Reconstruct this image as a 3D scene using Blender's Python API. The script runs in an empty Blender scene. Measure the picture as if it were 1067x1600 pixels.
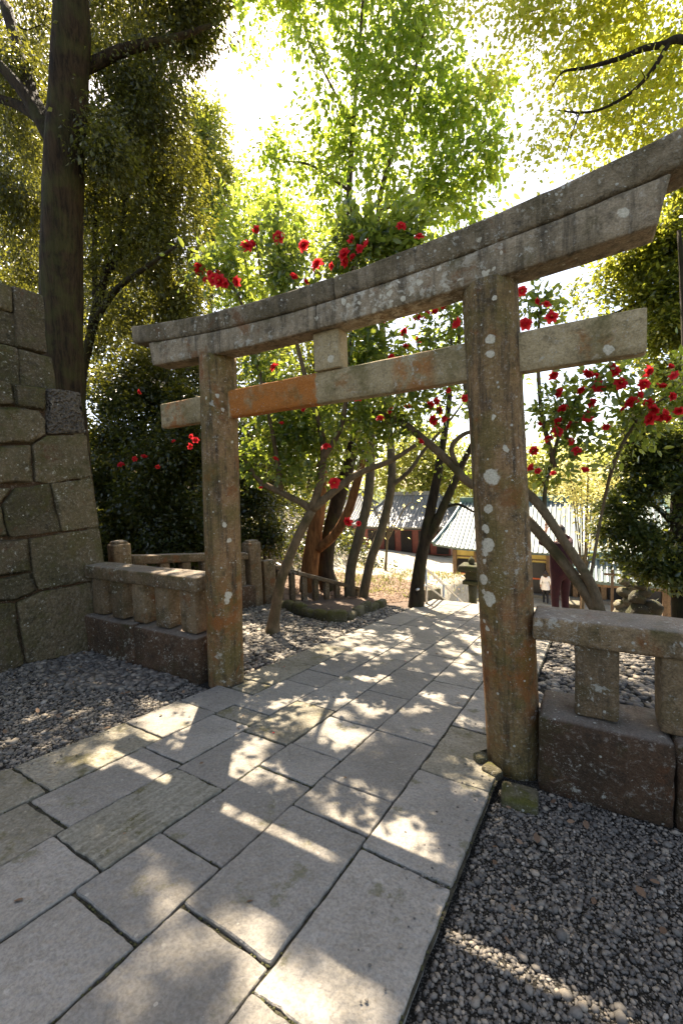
import bpy, bmesh, math, random
import numpy as np
from mathutils import Vector, Matrix, noise as mnoise

random.seed(7)
RNG = np.random.default_rng(7)
SC = bpy.context.scene
COL = SC.collection
rad = math.radians

# ---------------------------------------------------------------- camera
# world frame: x along the gate (right positive), y through the gate, z up, metres
CAM = np.array([1.814, -3.033, 1.9615])
F_PX, YAW, PITCH, ROLL = 648.55, rad(-30.02), rad(-3.45), rad(-2.06)
fw = np.array([math.sin(YAW) * math.cos(PITCH), math.cos(YAW) * math.cos(PITCH), math.sin(PITCH)])
rt = np.array([math.cos(YAW), -math.sin(YAW), 0.0])
up = np.cross(rt, fw)
rt, up = (math.cos(ROLL) * rt + math.sin(ROLL) * up, -math.sin(ROLL) * rt + math.cos(ROLL) * up)
cd = bpy.data.cameras.new('camera')
cam = bpy.data.objects.new('camera', cd)
COL.objects.link(cam)
cd.sensor_fit = 'VERTICAL'
cd.sensor_height = 36.0
cd.lens = F_PX / 1600.0 * 36.0
cd.clip_start = 0.05
cd.clip_end = 1500.0
m = Matrix.Identity(4)
for i in range(3):
    m[i][0], m[i][1], m[i][2], m[i][3] = rt[i], up[i], -fw[i], CAM[i]
cam.matrix_world = m
SC.camera = cam

# ---------------------------------------------------------------- sky, sun, exposure
SUN_EL, SUN_AZ = rad(58.0), rad(-37.5)          # azimuth from +y towards +x
SUN = np.array([math.sin(SUN_AZ) * math.cos(SUN_EL), math.cos(SUN_AZ) * math.cos(SUN_EL), math.sin(SUN_EL)])
world = bpy.data.worlds.new('World')
SC.world = world
world.use_nodes = True
wn = world.node_tree
sky = wn.nodes.new('ShaderNodeTexSky')
sky.sky_type = 'NISHITA'
sky.sun_disc = False
sky.sun_elevation = SUN_EL
sky.sun_rotation = SUN_AZ
sky.air_density = 0.8
sky.dust_density = 1.6
sky.ozone_density = 1.0
wn.links.new(sky.outputs[0], wn.nodes['Background'].inputs[0])
wn.nodes['Background'].inputs[1].default_value = 0.12
sd = bpy.data.lights.new('sun', 'SUN')
sd.energy = 5.0
sd.angle = rad(0.45)
sd.color = (1.0, 0.975, 0.94)
so = bpy.data.objects.new('sun', sd)
COL.objects.link(so)
so.rotation_euler = Vector((-SUN).tolist()).to_track_quat('-Z', 'Y').to_euler()
so.location = (0, 0, 30)
SC.view_settings.view_transform = 'Standard'
SC.view_settings.look = 'None'
SC.view_settings.gamma = 1.0
SC.view_settings.use_curve_mapping = False
SC.view_settings.exposure = 2.1
SC.view_settings.use_white_balance = True
SC.view_settings.white_balance_temperature = 8100.0
SC.view_settings.white_balance_tint = 11.0
SC.cycles.max_bounces = 7
SC.cycles.diffuse_bounces = 4
SC.cycles.transmission_bounces = 5
SC.cycles.transparent_max_bounces = 6
SC.cycles.use_denoising = True

# ---------------------------------------------------------------- small helpers
def at(px, py, Y=None, X=None, Z=None):
    """point seen at (px, py) of the photograph at the given world plane"""
    d = fw + rt * (px - 533.5) / F_PX - up * (py - 800.0) / F_PX
    if Y is not None: s = (Y - CAM[1]) / d[1]
    elif X is not None: s = (X - CAM[0]) / d[0]
    else: s = (Z - CAM[2]) / d[2]
    return CAM + s * d

def nz(x, y, z, s=1.0):
    return mnoise.noise(Vector((x * s, y * s, z * s)))

def tag(o, label=None, cat=None, group=None, kind=None):
    if label: o['label'] = label
    if cat: o['category'] = cat
    if group: o['group'] = group
    if kind: o['kind'] = kind
    return o

def empty(name, loc, label=None, cat=None, group=None):
    o = bpy.data.objects.new(name, None)
    o.empty_display_size = 0.2
    o.location = [float(v) for v in loc]
    COL.objects.link(o)
    return tag(o, label, cat, group)

def wloc(o):
    l = np.array(o.location)
    while o.parent is not None:
        o = o.parent
        l = l + np.array(o.location)
    return l

def link_mesh(name, me, mat, parent=None):
    o = bpy.data.objects.new(name, me)
    if mat is not None and len(me.materials) == 0: me.materials.append(mat)
    COL.objects.link(o)
    if parent is not None: o.parent = parent
    return o

def mesh_obj(name, verts, faces, mat, parent=None, smooth=False, own_origin=None):
    """verts in world coordinates; stored relative to the parent"""
    v = np.asarray(verts, dtype=float).reshape(-1, 3)
    off = wloc(parent) if parent is not None else np.zeros(3)
    if own_origin is not None:
        oo = np.asarray(own_origin, float)
        v = v - oo
    else:
        v = v - off
    me = bpy.data.meshes.new(name)
    me.from_pydata(v.tolist(), [], [list(map(int, f)) for f in faces])
    me.update()
    if smooth: me.polygons.foreach_set('use_smooth', [True] * len(me.polygons))
    o = link_mesh(name, me, mat, parent)
    if own_origin is not None: o.location = (oo - off).tolist()
    return o

class MB:
    def __init__(s): s.v, s.f = [], []
    def add(s, v, f):
        n = len(s.v)
        s.v.extend([tuple(map(float, p)) for p in v])
        s.f.extend([[i + n for i in q] for q in f])
    def build(s, name, mat, parent=None, smooth=False, own_origin=None):
        return mesh_obj(name, s.v, s.f, mat, parent, smooth, own_origin)

def box_vf(c, h, rotz=0.0):
    c = np.asarray(c, float)
    v = []
    cs, sn = math.cos(rotz), math.sin(rotz)
    for sx in (-1, 1):
        for sy in (-1, 1):
            for sz in (-1, 1):
                x, y = sx * h[0], sy * h[1]
                v.append((c[0] + cs * x - sn * y, c[1] + sn * x + cs * y, c[2] + sz * h[2]))
    f = [(0, 1, 3, 2), (4, 6, 7, 5), (0, 4, 5, 1), (2, 3, 7, 6), (0, 2, 6, 4), (1, 5, 7, 3)]
    return v, f

def block_vf(c, h, r=0.02, seg=0.12, amp=0.006, seed=0.0, rotz=0.0, taper=0.0, fr=3.0):
    """a worn stone block: rounded box with an uneven surface"""
    h = np.asarray(h, float)
    verts, faces, idx = [], [], {}
    def coords(hh):
        n = max(1, int(round((2 * hh - 2 * r) / seg)))
        a = list(np.linspace(-(hh - r), hh - r, n + 1))
        return [-hh] + a + [hh]
    cx, cy, cz = coords(h[0]), coords(h[1]), coords(h[2])
    cs, sn = math.cos(rotz), math.sin(rotz)
    def vid(i, j, k):
        key = (i, j, k)
        if key in idx: return idx[key]
        p = np.array([cx[i], cy[j], cz[k]])
        inner = np.clip(p, -(h - r), h - r)
        d = p - inner
        L = np.linalg.norm(d)
        nrm = d / L if L > 1e-9 else np.zeros(3)
        q = inner + nrm * r
        w = q * fr + seed
        n1 = mnoise.noise(Vector(w.tolist())) + 0.5 * mnoise.noise(Vector((w * 2.7 + 3.1).tolist()))
        q = q + nrm * amp * n1
        if taper:
            k_ = 1 - taper * (q[2] + h[2]) / (2 * h[2])
            q[0] *= k_; q[1] *= k_
        x, y = q[0], q[1]
        idx[key] = len(verts)
        verts.append((c[0] + cs * x - sn * y, c[1] + sn * x + cs * y, c[2] + q[2]))
        return idx[key]
    X, Y, Z = len(cx) - 1, len(cy) - 1, len(cz) - 1
    for i in range(X):
        for j in range(Y):
            faces.append((vid(i, j, 0), vid(i, j + 1, 0), vid(i + 1, j + 1, 0), vid(i + 1, j, 0)))
            faces.append((vid(i, j, Z), vid(i + 1, j, Z), vid(i + 1, j + 1, Z), vid(i, j + 1, Z)))
    for i in range(X):
        for k in range(Z):
            faces.append((vid(i, 0, k), vid(i + 1, 0, k), vid(i + 1, 0, k + 1), vid(i, 0, k + 1)))
            faces.append((vid(i, Y, k), vid(i, Y, k + 1), vid(i + 1, Y, k + 1), vid(i + 1, Y, k)))
    for j in range(Y):
        for k in range(Z):
            faces.append((vid(0, j, k), vid(0, j, k + 1), vid(0, j + 1, k + 1), vid(0, j + 1, k)))
            faces.append((vid(X, j, k), vid(X, j + 1, k), vid(X, j + 1, k + 1), vid(X, j, k + 1)))
    return verts, faces

def block(name, c, h, mat, parent=None, **kw):
    v, f = block_vf(c, h, **kw)
    return mesh_obj(name, v, f, mat, parent, smooth=True)

def tube_vf(pts, radii, sides=8, cap=True, wob=0.0, seed=0.0):
    pts = np.asarray(pts, float)
    n = len(pts)
    tan = np.gradient(pts, axis=0)
    tan /= np.linalg.norm(tan, axis=1)[:, None] + 1e-12
    ref = np.array([0.0, 0.0, 1.0]) if abs(tan[0][2]) < 0.9 else np.array([1.0, 0, 0])
    u = np.cross(tan[0], ref); u /= np.linalg.norm(u)
    verts, faces = [], []
    for i in range(n):
        u = u - tan[i] * (u @ tan[i]); u /= np.linalg.norm(u) + 1e-12
        w = np.cross(tan[i], u)
        for k in range(sides):
            a = 2 * math.pi * k / sides
            r = radii[i]
            if wob:
                q = pts[i] * 2.2 + seed + np.array([math.cos(a), math.sin(a), 0]) * 1.3
                r = r * (1 + wob * mnoise.noise(Vector(q.tolist())))
            verts.append(pts[i] + r * (math.cos(a) * u + math.sin(a) * w))
    for i in range(n - 1):
        for k in range(sides):
            k2 = (k + 1) % sides
            faces.append((i * sides + k, i * sides + k2, (i + 1) * sides + k2, (i + 1) * sides + k))
    if cap:
        faces.append(tuple(range(sides - 1, -1, -1)))
        faces.append(tuple((n - 1) * sides + k for k in range(sides)))
    return verts, faces

def smooth_path(pts, n=24):
    """Catmull-Rom through the given points (rows may carry the radius as 4th value)"""
    p = np.asarray(pts, float)
    p = np.vstack([2 * p[0] - p[1], p, 2 * p[-1] - p[-2]])
    out = []
    segs = len(p) - 3
    for i in range(segs):
        m_ = max(2, n // segs)
        for t in np.linspace(0, 1, m_, endpoint=False):
            a, b, c, d = p[i], p[i + 1], p[i + 2], p[i + 3]
            out.append(0.5 * (2 * b + (c - a) * t + (2 * a - 5 * b + 4 * c - d) * t * t + (3 * b - a - 3 * c + d) * t ** 3))
    out.append(p[-2])
    return np.array(out)

def bulk_mesh(name, verts, tris_or_quads, k, mat, parent=None, attrs=None, smooth=False):
    """fast numpy mesh: faces (n,k); attrs name->per-face float"""
    me = bpy.data.meshes.new(name)
    v = np.asarray(verts, np.float32)
    f = np.asarray(tris_or_quads, np.int32)
    if parent is not None: v = v - wloc(parent).astype(np.float32)
    me.vertices.add(len(v)); me.vertices.foreach_set('co', v.ravel())
    me.loops.add(f.size); me.loops.foreach_set('vertex_index', f.ravel())
    me.polygons.add(len(f)); me.polygons.foreach_set('loop_start', np.arange(len(f), dtype=np.int32) * k)
    if smooth: me.polygons.foreach_set('use_smooth', np.ones(len(f), dtype=bool))
    me.update(calc_edges=True)
    for an, arr in (attrs or {}).items():
        a = me.attributes.new(an, 'FLOAT', 'FACE')
        a.data.foreach_set('value', np.asarray(arr, np.float32))
    return link_mesh(name, me, mat, parent)

# ---------------------------------------------------------------- materials
class NT:
    def __init__(s, name):
        s.m = bpy.data.materials.new(name); s.m.use_nodes = True
        s.t = s.m.node_tree
        s.out = s.t.nodes['Material Output']
        s.b = s.t.nodes['Principled BSDF']
    def n(s, kind, **kw):
        nd = s.t.nodes.new('ShaderNode' + kind)
        for k, v in kw.items():
            if hasattr(nd, k) and k not in ('inputs',): setattr(nd, k, v)
        return nd
    def L(s, a, b): s.t.links.new(a, b)
    def val(s, nd, i, v):
        if hasattr(v, 'is_linked') or hasattr(v, 'links'): s.L(v, nd.inputs[i])
        else: nd.inputs[i].default_value = v
    def noise(s, co, scale, detail=4, rough=0.6, dist=0.0):
        nd = s.n('TexNoise'); s.L(co, nd.inputs['Vector'])
        nd.inputs['Scale'].default_value = scale; nd.inputs['Detail'].default_value = detail
        nd.inputs['Roughness'].default_value = rough; nd.inputs['Distortion'].default_value = dist
        return nd.outputs['Fac']
    def ramp(s, x, a, b, lo=0.0, hi=1.0):
        nd = s.n('MapRange'); nd.interpolation_type = 'SMOOTHSTEP'
        s.L(x, nd.inputs[0])
        nd.inputs[1].default_value = a; nd.inputs[2].default_value = b
        nd.inputs[3].default_value = lo; nd.inputs[4].default_value = hi
        return nd.outputs[0]
    def math(s, op, a, b=0.0, c=0.0):
        nd = s.n('Math'); nd.operation = op
        s.val(nd, 0, a); s.val(nd, 1, b)
        if op in ('MULTIPLY_ADD',): s.val(nd, 2, c)
        return nd.outputs[0]
    def mix(s, fac, a, b, blend='MIX'):
        nd = s.n('Mix'); nd.data_type = 'RGBA'; nd.blend_type = blend
        s.val(nd, 0, fac)
        for i, c in ((6, a), (7, b)):
            if isinstance(c, tuple): nd.inputs[i].default_value = (*c, 1.0)
            else: s.L(c, nd.inputs[i])
        return nd.outputs[2]
    def bump(s, h, strength, dist=0.02, prev=None):
        nd = s.n('Bump'); s.L(h, nd.inputs['Height'])
        nd.inputs['Strength'].default_value = strength; nd.inputs['Distance'].default_value = dist
        if prev is not None: s.L(prev, nd.inputs['Normal'])
        return nd.outputs['Normal']
    def spots(s, co, scale, lo, hi, chance):
        """lichen blotches: round cells of varied size, only in some of the cells"""
        w = s.n('TexNoise'); s.L(co, w.inputs['Vector']); w.inputs['Scale'].default_value = scale * 2.2; w.inputs['Detail'].default_value = 3
        mx = s.n('VectorMath'); mx.operation = 'MULTIPLY_ADD'
        s.L(w.outputs['Color'], mx.inputs[0]); mx.inputs[1].default_value = (0.35 / scale,) * 3; s.L(co, mx.inputs[2])
        v = s.n('TexVoronoi'); s.L(mx.outputs[0], v.inputs['Vector']); v.inputs['Scale'].default_value = scale
        sp = s.n('SeparateColor'); s.L(v.outputs['Color'], sp.inputs[0])
        size = s.ramp(sp.outputs[0], 0, 1, lo, hi)
        d = s.math('SUBTRACT', size, v.outputs['Distance'])
        a = s.ramp(d, 0.0, 0.05)
        g = s.math('LESS_THAN', sp.outputs[1], chance)
        return s.math('MULTIPLY', a, g)

def coords(N, rand=True):
    tc = N.n('TexCoord')
    co = tc.outputs['Object']
    if rand:
        oi = N.n('ObjectInfo')
        vm = N.n('VectorMath'); vm.operation = 'MULTIPLY_ADD'
        cx = N.n('CombineXYZ')
        for i in range(3): N.L(oi.outputs['Random'], cx.inputs[i])
        N.L(cx.outputs[0], vm.inputs[0]); vm.inputs[1].default_value = (37.0, 17.0, 23.0); N.L(co, vm.inputs[2])
        return vm.outputs[0], oi.outputs['Random']
    return co, None

def stone_mat(name, c1, c2, c3=(0.02, 0.017, 0.012), lichen=0.3, big=0.0, orange=0.0, moss=0.0, dark=0.5, bump=0.5, rand=True, grain=90.0, oc=(0.30, 0.11, 0.025), lichcol=(0.5, 0.47, 0.38), stripes=False, mossc=(0.045, 0.05, 0.012), pits=0.0, patch=None, varyv=0.25, colonies=None, streak=0.0, mottle=0.0, skylit_top=0.0):
    N = NT(name)
    co, rnd = coords(N, rand)
    n1 = N.noise(co, 2.2, 5, 0.62)
    n2 = N.noise(co, 9.0, 6, 0.7)
    n3 = N.noise(co, grain, 3, 0.6)
    col = N.mix(N.ramp(n1, 0.35, 0.66), c1, c2)
    if rnd is not None:
        hv = N.n('HueSaturation')
        N.L(N.ramp(rnd, 0, 1, 1 - varyv, 1 + varyv), hv.inputs['Value']); N.L(col, hv.inputs['Color'])
        col = hv.outputs[0]
    col = N.mix(N.math('MULTIPLY', N.ramp(n2, 0.5, 0.72), dark), col, c3)
    if streak > 0:
        mp = N.n('Mapping'); N.L(co, mp.inputs[0]); mp.inputs['Scale'].default_value = (9, 9, 0.8)
        sk = N.noise(mp.outputs[0], 1.6, 6, 0.7)
        col = N.mix(N.ramp(sk, 0.46, 0.66, 0, streak), col, c3)
    if mottle > 0:
        mo = N.noise(co, 30.0, 6, 0.75, 0.6)
        col = N.mix(N.ramp(mo, 0.50, 0.66, 0, mottle), col, N.mix(0.5, col, (0.02, 0.018, 0.012)))
        col = N.mix(N.ramp(mo, 0.46, 0.34, 0, mottle), col, N.mix(0.35, col, (0.6, 0.55, 0.46)))
    if orange > 0:
        no = N.noise(co, 3.1, 5, 0.7, 0.4)
        col = N.mix(N.math('MULTIPLY', N.ramp(no, 0.62 - 0.18 * orange, 0.72 - 0.12 * orange), 0.85), col, oc)
    if patch is not None:
        col = patch(N, co, col)
    geo = N.n('NewGeometry')
    sx = N.n('SeparateXYZ'); N.L(geo.outputs['Normal'], sx.inputs[0])
    if moss > 0:
        upm = N.ramp(sx.outputs[2], -0.4, 0.9, 0.25, 1.0)
        nm = N.noise(co, 4.3, 6, 0.68)
        mm = N.math('MULTIPLY', N.ramp(nm, 0.62 - 0.25 * moss, 0.70 - 0.15 * moss), upm)
        col = N.mix(mm, col, mossc)
    if skylit_top > 0:  # up-facing stone mixed paler: skylight on the tops painted into the colour
        col = N.mix(N.math('MULTIPLY', N.ramp(sx.outputs[2], 0.55, 0.95, 0, skylit_top), N.ramp(n2, 0.25, 0.6, 0.5, 1.0)), col, (0.25, 0.215, 0.175))
    if lichen > 0:
        # fine crust in drifts, small specks and a few round colonies
        cr = N.noise(co, 17.0, 9, 0.74, 0.3)
        dens = N.ramp(N.noise(co, 1.9, 4, 0.65), 0.36, 0.66, -0.09, 0.07)
        crust = N.ramp(N.math('ADD', cr, dens), 0.645 - 0.05 * lichen, 0.70 - 0.05 * lichen)
        fine = N.noise(co, 75.0, 5, 0.7)
        fd = N.ramp(N.noise(co, 4.0, 4, 0.65), 0.4, 0.65, -0.06, 0.05)
        speck = N.ramp(N.math('ADD', fine, fd), 0.665 - 0.03 * lichen, 0.70 - 0.03 * lichen)
        s1 = N.spots(co, 30.0, 0.05, 0.30, lichen * 0.16)
        sp = N.math('MAXIMUM', N.math('MULTIPLY', crust, 0.75), N.math('MAXIMUM', N.math('MULTIPLY', speck, 0.85), s1))
        if big > 0: sp = N.math('MAXIMUM', sp, N.spots(co, 7.5, 0.04, 0.33, big))
        sp = N.math('MULTIPLY', sp, N.ramp(n3, 0.25, 0.55, 0.35, 0.95))
        col = N.mix(sp, col, lichcol)
    if colonies:
        acc = None
        wn_ = N.n('TexNoise'); N.L(co, wn_.inputs['Vector']); wn_.inputs['Scale'].default_value = 22.0; wn_.inputs['Detail'].default_value = 4
        wv_ = N.n('VectorMath'); wv_.operation = 'MULTIPLY_ADD'; N.L(wn_.outputs['Color'], wv_.inputs[0]); wv_.inputs[1].default_value = (.055,) * 3; N.L(co, wv_.inputs[2])
        for (qx, qy, qz, qr) in colonies:
            dn = N.n('VectorMath'); dn.operation = 'DISTANCE'; N.L(wv_.outputs[0], dn.inputs[0]); dn.inputs[1].default_value = (qx + .0275, qy + .0275, qz + .0275)
            k_ = N.ramp(dn.outputs['Value'], qr * 0.95, qr * 0.75)
            acc = k_ if acc is None else N.math('MAXIMUM', acc, k_)
        acc = N.math('MULTIPLY', acc, N.ramp(n2, 0.2, 0.55, 0.55, 0.95))
        col = N.mix(acc, col, (0.58, 0.51, 0.38))
    if stripes:
        wv = N.n('TexWave'); wv.bands_direction = 'X'
        N.L(co, wv.inputs['Vector']); wv.inputs['Scale'].default_value = 5.0; wv.inputs['Distortion'].default_value = 5.0
        wv.inputs['Detail'].default_value = 8; wv.inputs['Detail Scale'].default_value = 2.5; wv.inputs['Detail Roughness'].default_value = 0.75
        col = N.mix(N.math('MULTIPLY', N.ramp(wv.outputs['Fac'], 0.6, 0.95, 0, 0.4), N.ramp(n2, .35, .6)), col, (0.42, 0.39, 0.31))
    col = N.mix(N.ramp(n3, 0.3, 0.75, 0.0, 0.55), col, N.mix(0.6, col, (0.0, 0.0, 0.0)))
    N.L(col, N.b.inputs['Base Color'])
    N.b.inputs['Roughness'].default_value = 0.88
    N.b.inputs['Specular IOR Level'].default_value = 0.25
    h = N.math('ADD', N.math('MULTIPLY', n2, 0.7), N.math('MULTIPLY', n3, 0.35))
    if pits > 0:
        vp = N.n('TexVoronoi'); vp.feature = 'SMOOTH_F1'; N.L(co, vp.inputs['Vector']); vp.inputs['Scale'].default_value = 26.0
        h = N.math('ADD', h, N.math('MULTIPLY', N.ramp(vp.outputs['Distance'], 0.1, 0.6), pits))
    N.L(N.bump(h, bump, 0.03), N.b.inputs['Normal'])
    return N.m

def plain(name, col, rough=0.7, var=0.25, scale=12.0, metal=0.0, bump=0.0, spec=0.4):
    N = NT(name)
    co, rnd = coords(N, True)
    n = N.noise(co, scale, 5, 0.65)
    c = N.mix(N.ramp(n, 0.3, 0.7), tuple(x * (1 - var) for x in col), tuple(min(1, x * (1 + var)) for x in col))
    N.L(c, N.b.inputs['Base Color'])
    N.b.inputs['Roughness'].default_value = rough; N.b.inputs['Metallic'].default_value = metal
    N.b.inputs['Specular IOR Level'].default_value = spec
    if bump: N.L(N.bump(n, bump, 0.02), N.b.inputs['Normal'])
    return N.m

def bark_mat(name, c1, c2, moss=0.0, vert=6.0, scale=14.0, bump=0.7, c3=None):
    N = NT(name)
    co, _ = coords(N, False)
    mp = N.n('Mapping'); N.L(co, mp.inputs[0]); mp.inputs['Scale'].default_value = (1, 1, 1.0 / vert)
    n1 = N.noise(mp.outputs[0], scale, 9, 0.76, 0.4)
    n2 = N.noise(co, 3.0, 4, 0.6)
    n3 = N.noise(mp.outputs[0], scale * 4, 4, 0.7)
    col = N.mix(N.ramp(n1, 0.36, 0.64), c1, c2)
    if c3 is not None: col = N.mix(N.ramp(n2, 0.5, 0.68), col, c3)
    if moss: col = N.mix(N.math('MULTIPLY', N.ramp(n2, 0.45, 0.65), moss), col, (0.06, 0.065, 0.018))
    N.L(col, N.b.inputs['Base Color']); N.b.inputs['Roughness'].default_value = 0.9
    N.b.inputs['Specular IOR Level'].default_value = 0.15
    h = N.math('ADD', n1, N.math('MULTIPLY', n3, 0.3))
    N.L(N.bump(h, bump, 0.04), N.b.inputs['Normal'])
    return N.m

def leaf_mat(name, ca, cb, ta, tb, trans=0.45, rough=0.38, spec=0.5):
    """ca..cb reflected colour range, ta..tb colour of light passing through"""
    N = NT(name)
    at_ = N.n('Attribute'); at_.attribute_name = 'tint'
    f = at_.outputs['Fac']
    col = N.mix(f, ca, cb)
    tcol = N.mix(f, ta, tb)
    N.L(col, N.b.inputs['Base Color']); N.b.inputs['Roughness'].default_value = rough
    N.b.inputs['Specular IOR Level'].default_value = spec
    tr = N.n('BsdfTranslucent'); N.L(tcol, tr.inputs['Color'])
    ms = N.n('MixShader'); ms.inputs[0].default_value = trans
    N.L(N.b.outputs[0], ms.inputs[1]); N.L(tr.outputs[0], ms.inputs[2])
    N.L(ms.outputs[0], N.out.inputs['Surface'])
    return N.m

def orange_patch(N, co, col):
    """the rust-orange stain on the tie beam between the left pillar and the strut"""
    sx = N.n('SeparateXYZ'); N.L(co, sx.inputs[0])
    nn = N.noise(co, 7.0, 5, 0.7)
    xx = N.math('ADD', sx.outputs[0], N.math('MULTIPLY', N.math('SUBTRACT', nn, 0.5), 0.10))
    a = N.math('MULTIPLY', N.ramp(xx, -1.13, -1.09), N.ramp(xx, -0.10, -0.13))
    a = N.math('MULTIPLY', a, N.ramp(N.noise(co, 4.0, 5, 0.75), 0.30, 0.52, 0.15, 0.95))
    col = N.mix(a, col, (0.42, 0.13, 0.02))
    c = N.math('MULTIPLY', N.math('MULTIPLY', N.ramp(xx, -2.08, -1.98), N.ramp(xx, -1.62, -1.75)), N.ramp(N.noise(co, 6.0, 6, 0.75), 0.42, 0.6, 0, .8))
    col = N.mix(c, col, (0.36, 0.12, 0.03))
    b = N.math('MULTIPLY', N.ramp(xx, 0.55, 0.65), N.ramp(xx, 0.95, 0.85))
    b = N.math('MULTIPLY', b, N.ramp(nn, 0.45, 0.6, 0.0, 0.7))
    return N.mix(b, col, (0.36, 0.13, 0.03))

def pillar_patch(N, co, col):
    nn = N.noise(co, 2.6, 5, 0.7, 0.5)
    sx = N.n('SeparateXYZ'); N.L(co, sx.inputs[0])
    z = N.math('ADD', sx.outputs[2], N.math('MULTIPLY', N.math('SUBTRACT', nn, 0.5), 1.4))
    lo = N.math('MULTIPLY', N.ramp(z, 0.15, 0.5), N.ramp(z, 1.45, 0.8))
    lo = N.math('MULTIPLY', lo, N.ramp(N.noise(co, 5.5, 5, 0.7), 0.42, 0.62, 0.0, 0.8))
    return N.mix(lo, col, (0.26, 0.085, 0.018))

M = {}
COL_R = [(1.304, -.176, 1.993, .063), (1.28, -.17, 1.782, .034), (1.259, -.16, 1.644, .034), (1.276, -.166, 1.538, .051), (1.252, -.153, 1.487, .03), (1.25, -.15, 1.426, .02), (1.238, -.137, 1.30, .044), (1.278, -.161, 1.177, .056), (1.235, -.132, 1.21, .022), (1.312, -.177, 2.873, .037), (1.311, -.178, 2.781, .033), (1.325, -.178, 2.384, .021), (1.24, -.131, 1.009, .018), (1.259, -.145, .962, .022), (1.395, -.161, 2.175, .025), (1.338, -.17, 3.129, .02), (1.265, -.144, .793, .013), (1.26, -.15, 1.85, .016)]
COL_L = [(-1.174, -.133, 2.871, .024), (-1.151, -.1, 2.74, .022), (-1.183, -.074, 1.473, .025), (-1.212, -.092, .931, .048), (-1.222, -.104, .869, .036), (-1.197, -.108, 1.634, .03), (-1.281, -.178, 2.854, .018), (-1.13, -.015, 2.441, .019)]
COL_N = [(0.06, -.09, 3.0, .035), (1.95, -.05, 2.72, .035), (1.25, -.19, 3.52, .03), (2.02, -.15, 3.42, .035), (0.62, -.15, 3.34, .03)]
_cr = random.Random(5)
for _ in range(26): COL_N.append((_cr.gauss(.62, .33), -.15, _cr.uniform(3.25, 3.42), _cr.uniform(.010, .026)))
def lintel_patch(N, co, col):
    """pale crust lichen drifting over the middle of the lintel"""
    sx = N.n('SeparateXYZ'); N.L(co, sx.inputs[0])
    a = N.math('MULTIPLY', N.ramp(sx.outputs[0], -.15, .45), N.ramp(sx.outputs[0], 1.45, .95))
    c = N.noise(co, 13.0, 9, 0.72, 0.5)
    return N.mix(N.math('MULTIPLY', a, N.ramp(c, 0.5, 0.58, 0, .7)), col, (0.60, 0.54, 0.42))
M['kasagi'] = stone_mat('torii_cap_stone', (0.30, 0.225, 0.14), (0.175, 0.13, 0.076), lichen=0.95, orange=0.3, moss=0.7, dark=0.8, bump=1.0, rand=False, oc=(0.17, 0.075, 0.03), mossc=(0.06, 0.045, 0.014), streak=0.5, mottle=0.7, colonies=COL_N)
M['lintel'] = stone_mat('torii_lintel_stone', (0.37, 0.28, 0.18), (0.235, 0.175, 0.105), lichen=0.9, orange=0.25, moss=0.4, dark=0.6, bump=0.8, rand=False, oc=(0.20, 0.09, 0.035), mossc=(0.07, 0.056, 0.016), streak=0.6, mottle=0.7, colonies=COL_N, patch=lintel_patch)
M['nuki'] = stone_mat('torii_tie_stone', (0.43, 0.32, 0.175), (0.28, 0.205, 0.10), lichen=0.85, orange=0.2, moss=0.4, dark=0.5, bump=0.7, rand=False, patch=orange_patch, mossc=(0.11, 0.09, 0.026), mottle=0.7, colonies=COL_N[:6], oc=(0.28, 0.13, 0.045))
M['pillar'] = stone_mat('torii_pillar_stone', (0.29, 0.165, 0.075), (0.185, 0.125, 0.048), lichen=0.6, orange=0.4, moss=0.55, dark=0.7, bump=0.7, rand=False, oc=(0.22, 0.078, 0.022), patch=pillar_patch, mossc=(0.125, 0.095, 0.018), streak=0.75, mottle=0.8, colonies=COL_R + COL_L)
M['fence'] = stone_mat('fence_stone', (0.28, 0.18, 0.095), (0.17, 0.112, 0.057), lichen=0.95, orange=0.3, moss=0.5, dark=0.65, bump=1.0, rand=True, oc=(0.21, 0.08, 0.025), mossc=(0.072, 0.056, 0.013), mottle=0.8, streak=0.3, skylit_top=0.75)
M['fence_base'] = stone_mat('fence_base_stone', (0.125, 0.066, 0.034), (0.078, 0.045, 0.023), lichen=0.85, orange=0.15, moss=0.4, dark=0.6, bump=1.0, rand=True, oc=(0.12, 0.046, 0.017), mossc=(0.048, 0.040, 0.010), mottle=0.8, skylit_top=0.6)
M['wall'] = stone_mat('wall_stone', (0.15, 0.108, 0.060), (0.095, 0.075, 0.036), lichen=0.45, orange=0.15, moss=0.6, dark=0.6, bump=1.0, rand=True, oc=(0.11, 0.052, 0.024), mossc=(0.078, 0.07, 0.015), pits=0.3, mottle=0.8)
M['wall_rough'] = stone_mat('wall_rough_stone', (0.14, 0.11, 0.08), (0.105, 0.082, 0.06), lichen=0.15, moss=0.2, dark=0.4, bump=1.5, rand=True, pits=1.1, mottle=0.5)
M['mossy'] = stone_mat('mossy_stone', (0.12, 0.10, 0.06), (0.075, 0.065, 0.032), lichen=0.35, moss=0.75, dark=0.5, bump=1.0, mossc=(0.082, 0.078, 0.016), mottle=0.7)
M['slab'] = stone_mat('paving_stone', (0.310, 0.282, 0.238), (0.255, 0.230, 0.190), c3=(0.17, 0.148, 0.112), lichen=0.2, dark=0.4, bump=0.7, rand=True, grain=75.0, lichcol=(0.40, 0.37, 0.31), varyv=0.14, mottle=0.22, pits=0.3, moss=0.12, mossc=(0.18, 0.165, 0.11))
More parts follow.
